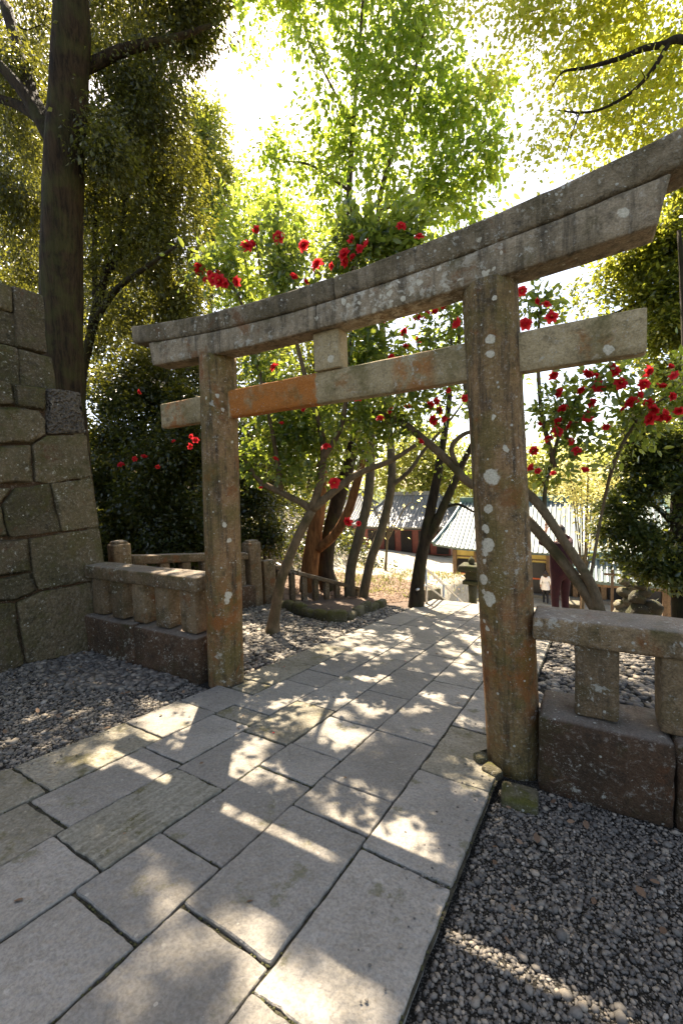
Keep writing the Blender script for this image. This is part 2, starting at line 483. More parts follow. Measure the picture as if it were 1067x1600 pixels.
M['slab_warm'] = stone_mat('paving_stone_weathered', (0.28, 0.25, 0.19), (0.22, 0.195, 0.14), c3=(0.14, 0.12, 0.08), lichen=0.4, dark=0.5, bump=0.9, moss=0.4, rand=True, grain=60.0, lichcol=(0.38, 0.34, 0.25), mossc=(0.16, 0.14, 0.075), varyv=0.12, mottle=0.5, pits=0.25)
M['slab_striped'] = stone_mat('paving_stone_veined', (0.26, 0.24, 0.185), (0.21, 0.19, 0.14), c3=(0.13, 0.12, 0.08), lichen=0.3, dark=0.5, bump=0.9, moss=0.3, rand=False, grain=60.0, lichcol=(0.36, 0.33, 0.25), stripes=True, mossc=(0.12, 0.105, 0.045), mottle=0.5)
M['steps'] = stone_mat('step_stone', (0.30, 0.28, 0.24), (0.24, 0.22, 0.18), lichen=0.1, dark=0.3, bump=0.4)
M['parapet'] = stone_mat('parapet_stone', (0.17, 0.145, 0.10), (0.11, 0.095, 0.06), lichen=0.4, moss=0.3, dark=0.5, bump=0.6)
M['bark_cedar'] = bark_mat('cedar_bark', (0.016, 0.011, 0.006), (0.055, 0.035, 0.018), moss=0.4, vert=9, scale=16, bump=1.0)
M['bark_dark'] = bark_mat('dark_bark', (0.018, 0.013, 0.009), (0.05, 0.036, 0.022), moss=0.3, vert=5, scale=16)
M['bark_camellia'] = bark_mat('camellia_bark', (0.10, 0.068, 0.038), (0.17, 0.12, 0.07), moss=0.25, vert=2, scale=14, bump=0.35, c3=(0.07, 0.05, 0.026))
M['bark_orange'] = bark_mat('orange_bark', (0.10, 0.038, 0.014), (0.27, 0.115, 0.04), vert=8, scale=12, bump=0.9)
M['bark_grey'] = bark_mat('grey_bark', (0.08, 0.06, 0.038), (0.14, 0.11, 0.07), moss=0.3, vert=3, scale=14, bump=0.5)
M['leaf_dark'] = leaf_mat('leaf_dark_evergreen', (0.016, 0.030, 0.010), (0.055, 0.065, 0.016), (0.06, 0.08, 0.010), (0.30, 0.28, 0.03), 0.36, 0.26, 0.6)
M['leaf_olive'] = leaf_mat('leaf_olive_evergreen', (0.030, 0.036, 0.010), (0.075, 0.075, 0.016), (0.065, 0.072, 0.010), (0.42, 0.40, 0.05), 0.40, 0.36, 0.45)
M['leaf_camellia'] = leaf_mat('leaf_camellia', (0.018, 0.045, 0.014), (0.05, 0.085, 0.02), (0.20, 0.32, 0.03), (0.65, 0.70, 0.10), 0.42, 0.22, 0.6)
M['leaf_bright'] = leaf_mat('leaf_bright_green', (0.055, 0.095, 0.018), (0.11, 0.13, 0.025), (0.30, 0.50, 0.05), (0.64, 0.70, 0.10), 0.56, 0.35, 0.45)
M['leaf_maple'] = leaf_mat('leaf_yellow_maple', (0.12, 0.12, 0.02), (0.20, 0.17, 0.03), (0.52, 0.62, 0.07), (0.85, 0.78, 0.13), 0.62, 0.45, 0.35)
M['leaf_pale'] = leaf_mat('leaf_pale_spring', (0.15, 0.14, 0.05), (0.20, 0.18, 0.08), (0.85, 0.80, 0.30), (0.95, 0.88, 0.40), 0.6, 0.45, 0.35)
M['leaf_right'] = leaf_mat('leaf_right_evergreen', (0.022, 0.042, 0.012), (0.07, 0.09, 0.018), (0.18, 0.26, 0.025), (0.65, 0.62, 0.08), 0.45, 0.30, 0.5)
M['leaf_glossy'] = leaf_mat('leaf_glossy_evergreen', (0.020, 0.038, 0.014), (0.055, 0.075, 0.022), (0.10, 0.15, 0.02), (0.45, 0.46, 0.07), 0.36, 0.26, 0.6)
M['leaf_far'] = leaf_mat('leaf_far_trees', (0.06, 0.085, 0.025), (0.12, 0.13, 0.03), (0.34, 0.40, 0.08), (0.70, 0.66, 0.16), 0.5, 0.5, 0.3)
M['petal'] = leaf_mat('camellia_petal', (0.62, 0.012, 0.022), (0.72, 0.03, 0.05), (0.95, 0.07, 0.08), (0.95, 0.12, 0.14), 0.45, 0.5, 0.3)
M['stamen'] = plain('camellia_stamen', (0.70, 0.42, 0.06), 0.6, 0.2, 60.0)
M['joint'] = plain('joint_soil', (0.035, 0.031, 0.018), 0.95, 0.5, 30.0, bump=0.5)

def gravel_mat():
    N = NT('gravel_pebble')
    a = N.n('Attribute'); a.attribute_name = 'tint'
    r = N.n('ValToRGB'); N.L(a.outputs['Fac'], r.inputs[0])
    e = r.color_ramp.elements
    e[0].position = 0.0; e[0].color = (0.045, 0.042, 0.038, 1)
    e[1].position = 1.0; e[1].color = (0.34, 0.31, 0.26, 1)
    for p, c in ((0.35, (0.098, 0.088, 0.075)), (0.6, (0.17, 0.150, 0.124)), (0.8, (0.25, 0.21, 0.16)), (0.9, (0.31, 0.255, 0.19))):
        x = e.new(p); x.color = (*c, 1)
    co, _ = coords(N, False)
    n = N.noise(co, 120, 3, 0.6)
    c = N.mix(N.ramp(n, 0.3, 0.7, 0, 0.35), r.outputs[0], N.mix(0.5, r.outputs[0], (0, 0, 0)))
    N.L(c, N.b.inputs['Base Color']); N.b.inputs['Roughness'].default_value = 0.75; N.b.inputs['Specular IOR Level'].default_value = 0.3
    return N.m
M['gravel'] = gravel_mat()

def ground_mat():
    N = NT('ground_soil')
    co, _ = coords(N, False)
    sx = N.n('SeparateXYZ'); N.L(co, sx.inputs[0])
    n1 = N.noise(co, 0.35, 5, 0.6); n2 = N.noise(co, 6.0, 6, 0.7); n3 = N.noise(co, 45.0, 4, 0.7)
    litter = N.mix(N.ramp(n3, 0.35, 0.65), (0.09, 0.065, 0.05), (0.20, 0.15, 0.115))
    sand = N.mix(N.ramp(n2, 0.3, 0.7), (0.34, 0.30, 0.23), (0.44, 0.40, 0.32))
    vg = N.n('TexVoronoi'); N.L(co, vg.inputs['Vector']); vg.inputs['Scale'].default_value = 110.0
    soil = N.mix(N.ramp(vg.outputs['Distance'], 0.1, 0.55), N.mix(N.ramp(n3, 0.35, 0.65), (0.10, 0.093, 0.082), (0.17, 0.155, 0.13)), (0.02, 0.018, 0.014))
    # bare sand of the clearing and court beyond the trees
    yy = N.math('ADD', sx.outputs[1], N.math('MULTIPLY', N.math('SUBTRACT', n1, 0.5), 5.0))
    far = N.ramp(yy, 8.0, 9.6)
    mid = N.ramp(sx.outputs[1], 3.6, 4.6)
    col = N.mix(mid, soil, litter)
    col = N.mix(N.math('MULTIPLY', far, N.ramp(n2, 0.25, 0.5, 0.6, 1.0)), col, sand)
    fields = N.ramp(sx.outputs[1], 60.0, 90.0)
    col = N.mix(fields, col, (0.06, 0.075, 0.03))
    N.L(col, N.b.inputs['Base Color']); N.b.inputs['Roughness'].default_value = 0.95; N.b.inputs['Specular IOR Level'].default_value = 0.1
    N.L(N.bump(N.math('ADD', n2, n3), 0.8, 0.04), N.b.inputs['Normal'])
    return N.m
M['ground'] = ground_mat()

# ---------------------------------------------------------------- terrain
SLOPE = 0.12
COURT = -4.4
def sstep(a, b, x):
    t = min(1.0, max(0.0, (x - a) / (b - a)))
    return t * t * (3 - 2 * t)
def hz(x, y):
    plane = -SLOPE * max(-12.0, min(y, 36.0))
    off = -0.045 if x < -1.2 else -0.06
    z = plane + off
    # the left terrace drops to the court behind its far edge; stairs and bank drop on the right
    wl = 1 - sstep(-2.1, -1.5, x)
    xl = sstep(-15.0, -4.5, x)
    left = z + (COURT - z) * sstep(13.2, 16.5, y) * xl
    right = z + (min(z, COURT) - z) * sstep(6.5, 12.5, y)
    if x > 1.6:
        right = z + (min(z, COURT) - z) * sstep(4.2, 10.5, y)
    else:
        right = z if y < 6.3 else min(z, max(COURT, -0.80 - 0.5 * (y - 6.1) - 0.35))
    q = left * wl + right * (1 - wl)
    # wooded hillside on the far left
    hill = max(0.0, -7.6 - x + 0.10 * (y - 4)) * 0.75
    hill = 9.0 * (1 - math.exp(-hill / 9.0)) * (1 - sstep(14.0, 22.0, y)) * sstep(-9.0, -1.0, y)
    return (min(q, plane + 0.3) if y > 36 else q) + hill
gx = np.unique(np.concatenate([np.linspace(-400, -30, 12), np.linspace(-30, -9, 15), np.linspace(-9, 9, 73), np.linspace(9, 30, 15), np.linspace(30, 400, 12)]))
gy = np.unique(np.concatenate([np.linspace(-60, -6, 10), np.linspace(-6, 18, 97), np.linspace(18, 50, 24), np.linspace(50, 700, 16)]))
gv, gf = [], []
for j, y in enumerate(gy):
    for i, x in enumerate(gx):
        z = hz(x, y)
        if y > 4.2 and abs(x) < 40: z += 0.03 * nz(x, y, 0, 1.3)
        gv.append((x, y, z))
nx = len(gx)
for j in range(len(gy) - 1):
    for i in range(nx - 1):
        gf.append((j * nx + i, j * nx + i + 1, (j + 1) * nx + i + 1, (j + 1) * nx + i))
tag(mesh_obj('ground', gv, gf, M['ground'], smooth=True), kind='structure')

# ---------------------------------------------------------------- stone path: every slab a piece
path = empty('stone_path', (0, 0, 0)); path['kind'] = 'structure'
def lane_x(i, y):
    return [-1.35, -0.885, -0.465, -0.045, 0.40, 0.875, 1.345][i] + 0.020 * y + 0.006 * math.sin(3.1 * i + 1.3 * y)
Y_END = 6.42
LJ = [
    [-4.4, -3.55, -2.62, -1.885, -1.125, -0.61, -0.15, 0.12, 0.85, 1.70, 2.22, 3.38, 4.26, 5.0, 5.72, Y_END],
    [-4.4, -3.9, -2.75, -1.985, -1.28, -0.64, -0.415, 0.33, 0.72, 1.70, 2.83, 3.5, 4.35, 5.03, 5.9, Y_END],
    [-4.4, -3.45, -2.80, -2.05, -1.33, -0.725, -0.035, 0.90, 1.62, 2.23, 2.56, 3.40, 4.42, 5.1, 5.65, Y_END],
    [-4.4, -3.6, -2.95, -2.175, -1.755, -1.025, -0.675, -0.135, 0.56, 1.33, 2.07, 2.70, 3.43, 4.65, 5.5, Y_END],
    [-4.4, -3.5, -2.70, -1.975, -1.225, -0.905, -0.15, 0.68, 1.18, 1.93, 3.30, 4.0, 4.7, 5.6, Y_END],
    [-4.4, -3.7, -2.85, -2.07, -1.30, -0.50, 0.26, 1.17, 1.92, 2.75, 3.6, 4.4, 5.3, Y_END],
]
WARM = {(0, 3), (1, 2), (2, 3), (2, 5), (0, 6), (0, 7), (0, 2), (5, 5), (0, 8), (1, 5)}

def poly_stone(outline, to3d, depth, bevel, amp, seed, mat, name, parent, bulge=0.0, dens=0.09, edge_amp=0.008, tilt=(0, 0), rings=(0.06, 0.35, 0.7), fr=6.0, height=0.0, corner=0.022, smooth=True):
    """outline: 2-D polygon (ccw); to3d(u, v, n) maps to the world, n along the outward face normal"""
    o = np.asarray(outline, float)
    pts = []
    for a in range(len(o)):
        p, q = o[a], o[(a + 1) % len(o)]
        L = np.linalg.norm(q - p)
        k = max(2, int(L / dens))
        cr = min(corner, L * 0.2)
        for t in [0.0, cr / L] + [x for x in (np.arange(1, k) / k).tolist() if cr * 1.5 < x * L < L - cr * 1.5] + [1 - cr / L]:
            pts.append(p + (q - p) * t)
    pts = np.array(pts)
    c = pts.mean(axis=0)
    # worn corners
    pts = 0.6 * pts + 0.2 * np.roll(pts, 1, 0) + 0.2 * np.roll(pts, -1, 0)
    d = pts - c
    nrm = d / (np.linalg.norm(d, axis=1)[:, None] + 1e-9)
    jit = np.array([nz(p[0] + seed, p[1], seed * 0.7, 9.0) + 0.7 * nz(p[0] - seed, p[1], seed, 27.0) for p in pts])
    pts = pts + nrm * (jit[:, None] * edge_amp - edge_amp * 0.6)
    n = len(pts)
    verts, faces = [], []
    def ring(scale_in, lift, absolute=False):
        for p in pts:
            v = p - c
            L = np.linalg.norm(v)
            q = c + v * max(0.0, (1 - scale_in / L)) if absolute else c + v * (1 - scale_in)
            h = lift
            if lift >= 0:
                h = lift + amp * (nz(q[0] + seed, q[1] - seed, 0.3, fr) + 0.6 * nz(q[0], q[1] + seed, 1.7, fr * 3)) + (q - c) @ np.array(tilt)
            verts.append(to3d(q[0], q[1], h + height))
    ring(0.0, -depth)
    ring(0.0, -bevel)
    ring(bevel, 0.0, True)
    for r_ in rings: ring(r_, bulge * min(1.0, r_ * 1.6))
    R_ = 3 + len(rings)
    for a in range(R_ - 1):
        for k in range(n):
            k2 = (k + 1) % n
            faces.append((a * n + k, a * n + k2, (a + 1) * n + k2, (a + 1) * n + k))
    faces.append(tuple((R_ - 1) * n + k for k in range(n)))
    return mesh_obj(name, verts, faces, mat, parent, smooth=smooth, own_origin=to3d(c[0], c[1], 0.0))

def path3d(u, v, n): return (u, v, -SLOPE * v + n)
rs = random.Random(3)
for l in range(6):
    ys = LJ[l]
    for k in range(len(ys) - 1):
        g = 0.003
        y0, y1 = ys[k] + g, ys[k + 1] - g
        j0, j1 = rs.uniform(-.012, .012), rs.uniform(-.012, .012)
        if k == 0: j0 = 0
        quad = [(lane_x(l, y0) + g, y0 + 0), (lane_x(l + 1, y0) - g, y0), (lane_x(l + 1, y1) - g, y1), (lane_x(l, y1) + g, y1)]
        # keep clear of the gate pillars
        if l == 0 and y0 < 0 < y1:
            pass
        if l == 0 and k == 6: quad = [(lane_x(0, y0) + .16, y0), quad[1], quad[2], (lane_x(0, y1) + .16, y1)]
        if l == 5 and k == 5:
            quad = [quad[0], quad[1], (lane_x(6, -.2), -.2), (lane_x(6, -.2) - .16, -.12), (lane_x(6, 0) - .16, .12), (lane_x(6, .15), .2), quad[2], quad[3]]
        warm = (l, k) in WARM or rs.random() < 0.06
        poly_stone(quad, path3d, 0.14, 0.005, 0.0022 if not warm else 0.004, rs.uniform(0, 50), M['slab_striped' if (l, k) == (2, 3) else 'slab_warm' if warm else 'slab'], 'paving_slab', path,
                   dens=0.035, edge_amp=0.007 if not warm else 0.011, tilt=(rs.uniform(-.006, .006), rs.uniform(-.006, .006)), height=rs.uniform(-0.006, 0.004), smooth=False, corner=0.014)
bed_v = [(lane_x(0, -4.4), -4.4, 0.528 - .016), (lane_x(6, -4.4), -4.4, 0.528 - .016), (lane_x(6, Y_END), Y_END, -SLOPE * Y_END - .016), (lane_x(0, Y_END), Y_END, -SLOPE * Y_END - .016)]
mesh_obj('joint_bed', bed_v, [(0, 1, 2, 3)], M['joint'], path)

# ---------------------------------------------------------------- torii gate
torii = empty('torii_gate', (0, 0, 0), 'lichen-spotted stone torii gate with rust-orange stain on its tie beam', 'torii gate')
LEAN = 0.0374
for sgn in (-1, 1):
    zz = np.concatenate([[-0.14, 0.0], np.linspace(0.05, 3.2, 34), [3.27]])
    pts = [(sgn * (1.40 - LEAN * z), 0.0, z) for z in zz]
    radii = [0.1795 - 0.0005 * z for z in zz]
    v, f = tube_vf(pts, radii, 40, True, wob=0.018, seed=11.0 * sgn)
    mesh_obj('pillar', v, f, M['pillar'], torii, smooth=True)

def loft_x(name, x0, x1, n, section, mat, parent, amp=0.005, seed=0.0, endbevel=0.012, slant=0.0):
    """section(x) -> closed loop of (y, z)"""
    xs = np.concatenate([[x0, x0 + endbevel], np.linspace(x0 + 0.05, x1 - 0.05, n), [x1 - endbevel, x1]])
    verts, faces = [], []
    k = None
    for i, x in enumerate(xs):
        s = np.array(section(x))
        k = len(s)
        c = s.mean(axis=0)
        if i in (0, len(xs) - 1): s = c + (s - c) * 0.965
        for (y, z) in s:
            d = np.array([y, z]) - c; d /= np.linalg.norm(d)
            a = amp * (nz(x + seed, y * 3, z * 3, 3.0) + 0.7 * nz(x, y + seed, z, 14.0))
            xx = x + slant * (z - 3.3) * (1 if x > 0 else -1) * max(0.0, (abs(x) - 1.6) / 0.5) if slant else x
            verts.append((xx, y + d[0] * a, z + d[1] * a))
    for i in range(len(xs) - 1):
        for j in range(k):
            j2 = (j + 1) % k
            faces.append((i * k + j, (i + 1) * k + j, (i + 1) * k + j2, i * k + j2))
    faces.append(tuple(range(k)))
    faces.append(tuple((len(xs) - 1) * k + j for j in range(k - 1, -1, -1)))
    return mesh_obj(name, verts, faces, mat, parent, smooth=True)

def rect_sec(yf0, yf1, z0, z1, yb0, yb1, c=0.014, m_=3):
    """rounded quadrilateral: front bottom/top y, back bottom/top y, side points included"""
    P = [(yf0, z0), (yb0, z0), (yb1, z1), (yf1, z1)]
    out = []
    for a in range(4):
        p, q = np.array(P[a]), np.array(P[(a + 1) % 4])
        L = np.linalg.norm(q - p)
        for t in [c / L] + [0.25, 0.5, 0.75][:m_] + [1 - c / L]:
            out.append(p + (q - p) * t)
    return out
def kz0(x): return 3.420 + 0.026 * x * x + 0.0006 * x ** 4
def kz1(x): return 3.578 + 0.028 * x * x + 0.0008 * x ** 4
def lz0(x): return 3.232 + 0.020 * x * x * (0.6 + 0.1 * abs(x))
def cap_sec(x):
    s = rect_sec(-0.160, -0.172, kz0(x) + 0.003, kz1(x), 0.085, 0.10)
    # low ridge along the top
    return [(y, z + (0.035 * (1 - abs(y + .04) / 0.16) if z > kz1(x) - 0.02 else 0)) for y, z in s]
def lintel_sec(x): return rect_sec(-0.157, -0.157, lz0(x), kz0(x) - 0.001, 0.055, 0.055, 0.009)
loft_x('cap_stone', -2.36, 0.155, 30, cap_sec, M['kasagi'], torii, 0.007, 1.0)
loft_x('cap_stone', 0.163, 2.36, 28, cap_sec, M['kasagi'], torii, 0.007, 5.0)
loft_x('lintel', -2.06, -0.024, 26, lintel_sec, M['lintel'], torii, 0.005, 2.0, slant=0.2)
loft_x('lintel', -0.017, 2.17, 26, lintel_sec, M['lintel'], torii, 0.005, 9.0, slant=0.2)
def tie_sec(x): return rect_sec(-0.050, -0.050, 2.668, 2.925, 0.055, 0.055, 0.010)
loft_x('tie_beam', -2.12, -1.17, 14, tie_sec, M['nuki'], torii, 0.004, 3.0)
loft_x('tie_beam', -1.164, 2.14, 36, tie_sec, M['nuki'], torii, 0.004, 7.0)
block('strut', (0.02, -0.012, 3.078), (0.125, 0.075, 0.156), M['nuki'], torii, r=0.014, seg=0.08, amp=0.004, seed=4)

# mossy kerb stones at the foot of the right pillar
block('kerb_stone', (1.49, -0.42, -0.01), (0.105, 0.085, 0.07), M['mossy'], None, r=0.02, seg=0.06, amp=0.012, seed=3, rotz=0.1)
tag(bpy.data.objects['kerb_stone'], 'square mossy kerb stone at the foot of the right gate pillar', 'stone')
o = block('kerb_stone', (1.205, -0.165, 0.03), (0.045, 0.04, 0.04), M['mossy'], None, r=0.02, seg=0.04, amp=0.012, seed=8, rotz=0.7)
tag(o, 'small mossy stone wedged left of the right gate pillar', 'stone')
o = block('kerb_stone', (1.30, -0.262, 0.025), (0.06, 0.045, 0.035), M['mossy'], None, r=0.02, seg=0.04, amp=0.012, seed=5, rotz=-0.5)
tag(o, 'mossy chip of stone before the right gate pillar beside the paving', 'stone')

# ---------------------------------------------------------------- stone fences
def fence_x(label, x0, x1, posts, bases, ry=0.0):
    e = empty('stone_fence', ((x0 + x1) / 2, ry, 0.0), label, 'fence')
    xs = [x0] + [b for b in bases if x0 < b < x1] + [x1]
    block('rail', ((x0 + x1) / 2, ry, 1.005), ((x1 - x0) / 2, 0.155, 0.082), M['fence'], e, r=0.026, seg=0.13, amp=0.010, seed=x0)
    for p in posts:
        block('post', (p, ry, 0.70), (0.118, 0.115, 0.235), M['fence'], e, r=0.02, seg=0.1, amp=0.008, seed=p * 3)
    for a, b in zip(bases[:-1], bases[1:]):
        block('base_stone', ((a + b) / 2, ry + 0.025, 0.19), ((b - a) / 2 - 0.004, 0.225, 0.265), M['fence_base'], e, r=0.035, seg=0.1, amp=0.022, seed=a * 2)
    return e
fence_x('mossy stone fence between the big stone wall and the left gate pillar', -3.66, -1.60, [-1.80, -2.22, -2.64, -3.06, -3.46], [-3.70, -2.66, -1.595])
fence_x('lichen-covered stone fence to the right of the right gate pillar', 1.535, 4.9, [1.895, 2.33, 2.77, 3.21, 3.65, 4.09, 4.53], [1.565, 2.275, 3.1, 3.9, 4.9])
# fill at the foot of the right fence base
# rear fence on the left, running away from the gate, then stepping down beside the bank
e = empty('stone_fence', (-3.9, 2.0, -0.25), 'shaded stone fence behind the left gate pillar, running back from the wall', 'fence')
pA, pB = np.array([at(186, 850, Y=0.95)[0], 0.95]), np.array([-4.12, 3.45])
dirv = (pB - pA) / np.linalg.norm(pB - pA); ang = math.atan2(dirv[1], dirv[0])
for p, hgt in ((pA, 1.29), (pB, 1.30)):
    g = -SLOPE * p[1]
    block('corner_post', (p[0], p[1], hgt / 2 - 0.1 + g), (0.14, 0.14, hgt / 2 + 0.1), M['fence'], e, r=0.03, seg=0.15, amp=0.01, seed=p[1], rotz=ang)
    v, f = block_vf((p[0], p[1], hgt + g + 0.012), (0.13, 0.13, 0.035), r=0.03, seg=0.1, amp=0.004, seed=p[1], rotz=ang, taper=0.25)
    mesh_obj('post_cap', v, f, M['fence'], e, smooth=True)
Lr = np.linalg.norm(pB - pA) - 0.30
mid = (pA + pB) / 2
gz = -SLOPE * mid[1]
def sloped_block(name, c, h, mat, parent, rotz, slope, **kw):
    v, f = block_vf((0, 0, 0), h, **kw)
    out = []
    cs, sn = math.cos(rotz), math.sin(rotz)
    for x, y, z in v: out.append((c[0] + cs * x - sn * y, c[1] + sn * x + cs * y, c[2] + z + slope * x))
    return mesh_obj(name, out, f, mat, parent, smooth=True)
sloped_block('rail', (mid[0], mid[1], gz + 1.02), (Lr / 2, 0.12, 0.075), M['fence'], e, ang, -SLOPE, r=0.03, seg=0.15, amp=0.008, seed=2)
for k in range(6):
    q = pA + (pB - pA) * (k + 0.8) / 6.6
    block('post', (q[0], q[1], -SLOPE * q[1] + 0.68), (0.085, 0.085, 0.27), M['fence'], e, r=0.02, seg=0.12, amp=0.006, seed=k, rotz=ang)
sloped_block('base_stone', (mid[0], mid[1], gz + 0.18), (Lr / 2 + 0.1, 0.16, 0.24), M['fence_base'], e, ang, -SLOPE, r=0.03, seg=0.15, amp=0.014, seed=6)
# stub post and stepping rail
e = empty('stone_fence', (-3.6, 4.6, -0.55), 'low stone rail sloping down behind the leaning tree trunk', 'fence')
q0, q1 = np.array([-4.00, 3.95]), np.array([-2.95, 6.1])
d2 = (q1 - q0); L2 = np.linalg.norm(d2); d2 /= L2; a2 = math.atan2(d2[1], d2[0])
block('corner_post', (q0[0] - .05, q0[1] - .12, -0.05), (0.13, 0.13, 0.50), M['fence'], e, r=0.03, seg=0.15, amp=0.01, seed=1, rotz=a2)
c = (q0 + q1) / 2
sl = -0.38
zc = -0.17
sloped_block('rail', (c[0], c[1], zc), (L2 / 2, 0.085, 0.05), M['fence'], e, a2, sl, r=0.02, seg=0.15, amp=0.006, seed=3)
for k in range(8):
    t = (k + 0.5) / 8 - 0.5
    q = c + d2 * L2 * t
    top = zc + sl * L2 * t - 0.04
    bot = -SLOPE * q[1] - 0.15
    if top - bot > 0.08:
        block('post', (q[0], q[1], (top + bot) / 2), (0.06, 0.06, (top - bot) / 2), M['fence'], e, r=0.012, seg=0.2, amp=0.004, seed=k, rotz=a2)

# moss-covered border stones
bp = smooth_path([at(418, 938, Y=4.1), at(450, 957, Y=3.55), at(500, 968, Y=3.15), at(535, 967, Y=3.2), at(565, 953, Y=4.0), at(600, 941, Y=5.0)], 60)
seglen = np.concatenate([[0], np.cumsum(np.linalg.norm(np.diff(bp[:, :2], axis=0), axis=1))])
nb = 13
e = empty('stone_border', bp[len(bp) // 2], 'row of moss-topped edging stones round the tree bed behind the gate', 'border')
for k in range(nb):
    s_ = (k + 0.5) / nb * seglen[-1]
    i = min(len(bp) - 2, int(np.searchsorted(seglen, s_)))
    p, d = bp[i], bp[min(i + 1, len(bp) - 1)] - bp[i - 1 if i else 0]
    a = math.atan2(d[1], d[0])
    hh = 0.11 + 0.02 * math.sin(k * 2.1)
    block('edging_stone', (p[0], p[1], -SLOPE * p[1] + hh - 0.08), (seglen[-1] / nb / 2 * 1.02, 0.085, hh), M['mossy'], e, r=0.06, seg=0.08, amp=0.022, seed=k * 1.7, rotz=a)

# ---------------------------------------------------------------- big battered stone wall on the left
wall = empty('stone_wall', (-3.7, -1.5, 0.1), 'tall battered wall of large fitted stones at the left edge', 'wall')
WX, BAT = -3.60, 0.065
def wx(z): return WX - BAT * z
def wall_uv(zx, zy, oy):
    px, py = zx * 0.2125, oy + zy * 0.2125
    d = fw + rt * (px - 533.5) / F_PX - up * (py - 800.0) / F_PX
    # plane x = WX - BAT*z
    s = (WX - BAT * CAM[2] - CAM[0]) / (d[0] + BAT * d[2])
    p = CAM + s * d
    return (p[1], p[2])
def wall3d(off):
    def fn(u, v, n): return (wx(v) + off + n, u, v + n * BAT)
    return fn
ST = [
    ([(352, 870), (615, 905), (645, 1213), (352, 1216)], 420, 'wall_rough'),
    ([(103, 840), (346, 870), (346, 1046), (128, 1005)], 420, 'wall'),
    ([(-130, 770), (98, 838), (123, 1005), (-130, 1002)], 420, 'wall'),
    ([(-130, 1008), (128, 1010), (290, 1040), (346, 1110), (346, 1216), (236, 1287), (-130, 1287)], 420, 'wall'),
    ([(240, 1292), (350, 1222), (645, 1219), (690, 1532), (365, 1585), (262, 1565)], 420, 'wall'),
    ([(-130, 1292), (234, 1292), (256, 1570), (-130, 1600)], 420, 'wall'),
    ([(375, 68), (690, 30), (755, 390), (462, 430), (412, 220)], 740, 'wall'),
    ([(20, 230), (104, 108), (355, 68), (370, 68), (406, 222), (457, 428), (73, 476), (28, 300)], 740, 'wall'),
    ([(-130, 85), (98, 105), (14, 226), (-130, 240)], 740, 'wall'),
    ([(-130, 246), (14, 234), (66, 470), (-130, 478)], 740, 'wall'),
    ([(-130, 484), (214, 477), (240, 718), (-130, 790)], 740, 'wall'),
    ([(219, 476), (460, 434), (755, 394), (800, 640), (830, 760), (285, 862), (245, 722)], 740, 'wall'),
    ([(-130, 796), (245, 724), (280, 862), (118, 940), (-130, 948)], 740, 'wall'),
    ([(128, 944), (290, 868), (830, 766), (860, 1000), (870, 1300), (195, 1400)], 740, 'wall'),
    ([(-130, 954), (120, 946), (188, 1400), (-130, 1560)], 740, 'wall'),
]
def clean(poly):
    a = sum(p[0] * q[1] - q[0] * p[1] for p, q in zip(poly, poly[1:] + poly[:1]))
    return poly if a > 0 else poly[::-1]
def shrink(poly, g):
    c = np.mean(poly, axis=0)
    return [tuple(np.array(p) + (c - np.array(p)) / np.linalg.norm(c - np.array(p)) * g) for p in poly]
k = 0
for poly, oy, mt in ST:
    uv = [wall_uv(a, b, oy) for a, b in poly]
    uv = [(min(u, 0.16 - 0.03 * v), v) for u, v in uv]
    k += 1
    poly_stone(clean(shrink(uv, 0.003)), wall3d(0.0), 0.22, 0.008, 0.016 if mt == 'wall' else 0.022, k * 3.3, M[mt], 'wall_stone', wall, bulge=0.008, dens=0.06, edge_amp=0.012, rings=(0.03, 0.2, 0.45, 0.75), fr=4.0 if mt == 'wall' else 11.0)
# courses out of the frame to the left, so that the wall goes on
zrows = [-0.1, 0.62, 1.20, 1.85, 2.45, 2.85, 3.22]
u_end = min(wall_uv(-130, 900, 740)[0], -1.3)
for r_ in range(len(zrows) - 1):
    u = wall_uv(-130, 900, 740)[0] + 0.02 if r_ > 2 else u_end + 0.03
    z0, z1 = zrows[r_], zrows[r_ + 1]
    u = wall_uv(-130, ((1.9 - z0) * 0) + 800, 740)[0]
    while u > -4.6:
        w = random.uniform(0.5, 0.95)
        poly_stone(clean(shrink([(u - w, z0), (u, z0), (u, z1), (u - w, z1)], 0.012)), wall3d(-0.01), 0.2, 0.016, 0.014, u * 3 + r_, M['wall'], 'wall_stone', wall, bulge=0.02, dens=0.1, edge_amp=0.012, fr=4.0)
        u -= w
# backing and end face of the wall
bk = MB()
for (xa, xb, ya, yb, za, zb) in ((-6.8, 0, -4.7, 0.09, -0.4, 3.16),):
    v = [(xa, ya, za), (xa, yb + .05, za), (wx(za) - .06, yb + .05, za), (wx(za) - .06, ya, za), (xa, ya, zb), (xa, yb - .05, zb), (wx(zb) - .06, yb - .05, zb), (wx(zb) - .06, ya, zb)]
    bk.add(v, [(0, 1, 2, 3), (4, 7, 6, 5), (0, 4, 5, 1), (1, 5, 6, 2), (2, 6, 7, 3), (3, 7, 4, 0)])
bk.build('wall_core', M['fence_base'], wall)
for r_ in range(len(zrows) - 1):
    z0, z1 = zrows[r_], zrows[r_ + 1]
    x = wx(z0) - 0.01
    while x > -6.3:
        w = random.uniform(0.45, 0.8)
        ye = 0.13
        poly_stone(clean(shrink([(x - w, z0), (x, z0), (x - 0.02, z1), (x - w, z1)], 0.012)), lambda u, v, n: (u, 0.15 - 0.03 * v + n, v), 0.15, 0.016, 0.012, x * 2 + r_, M['wall'], 'wall_stone', wall, bulge=0.015, dens=0.12, edge_amp=0.012, fr=4.0)
        x -= w
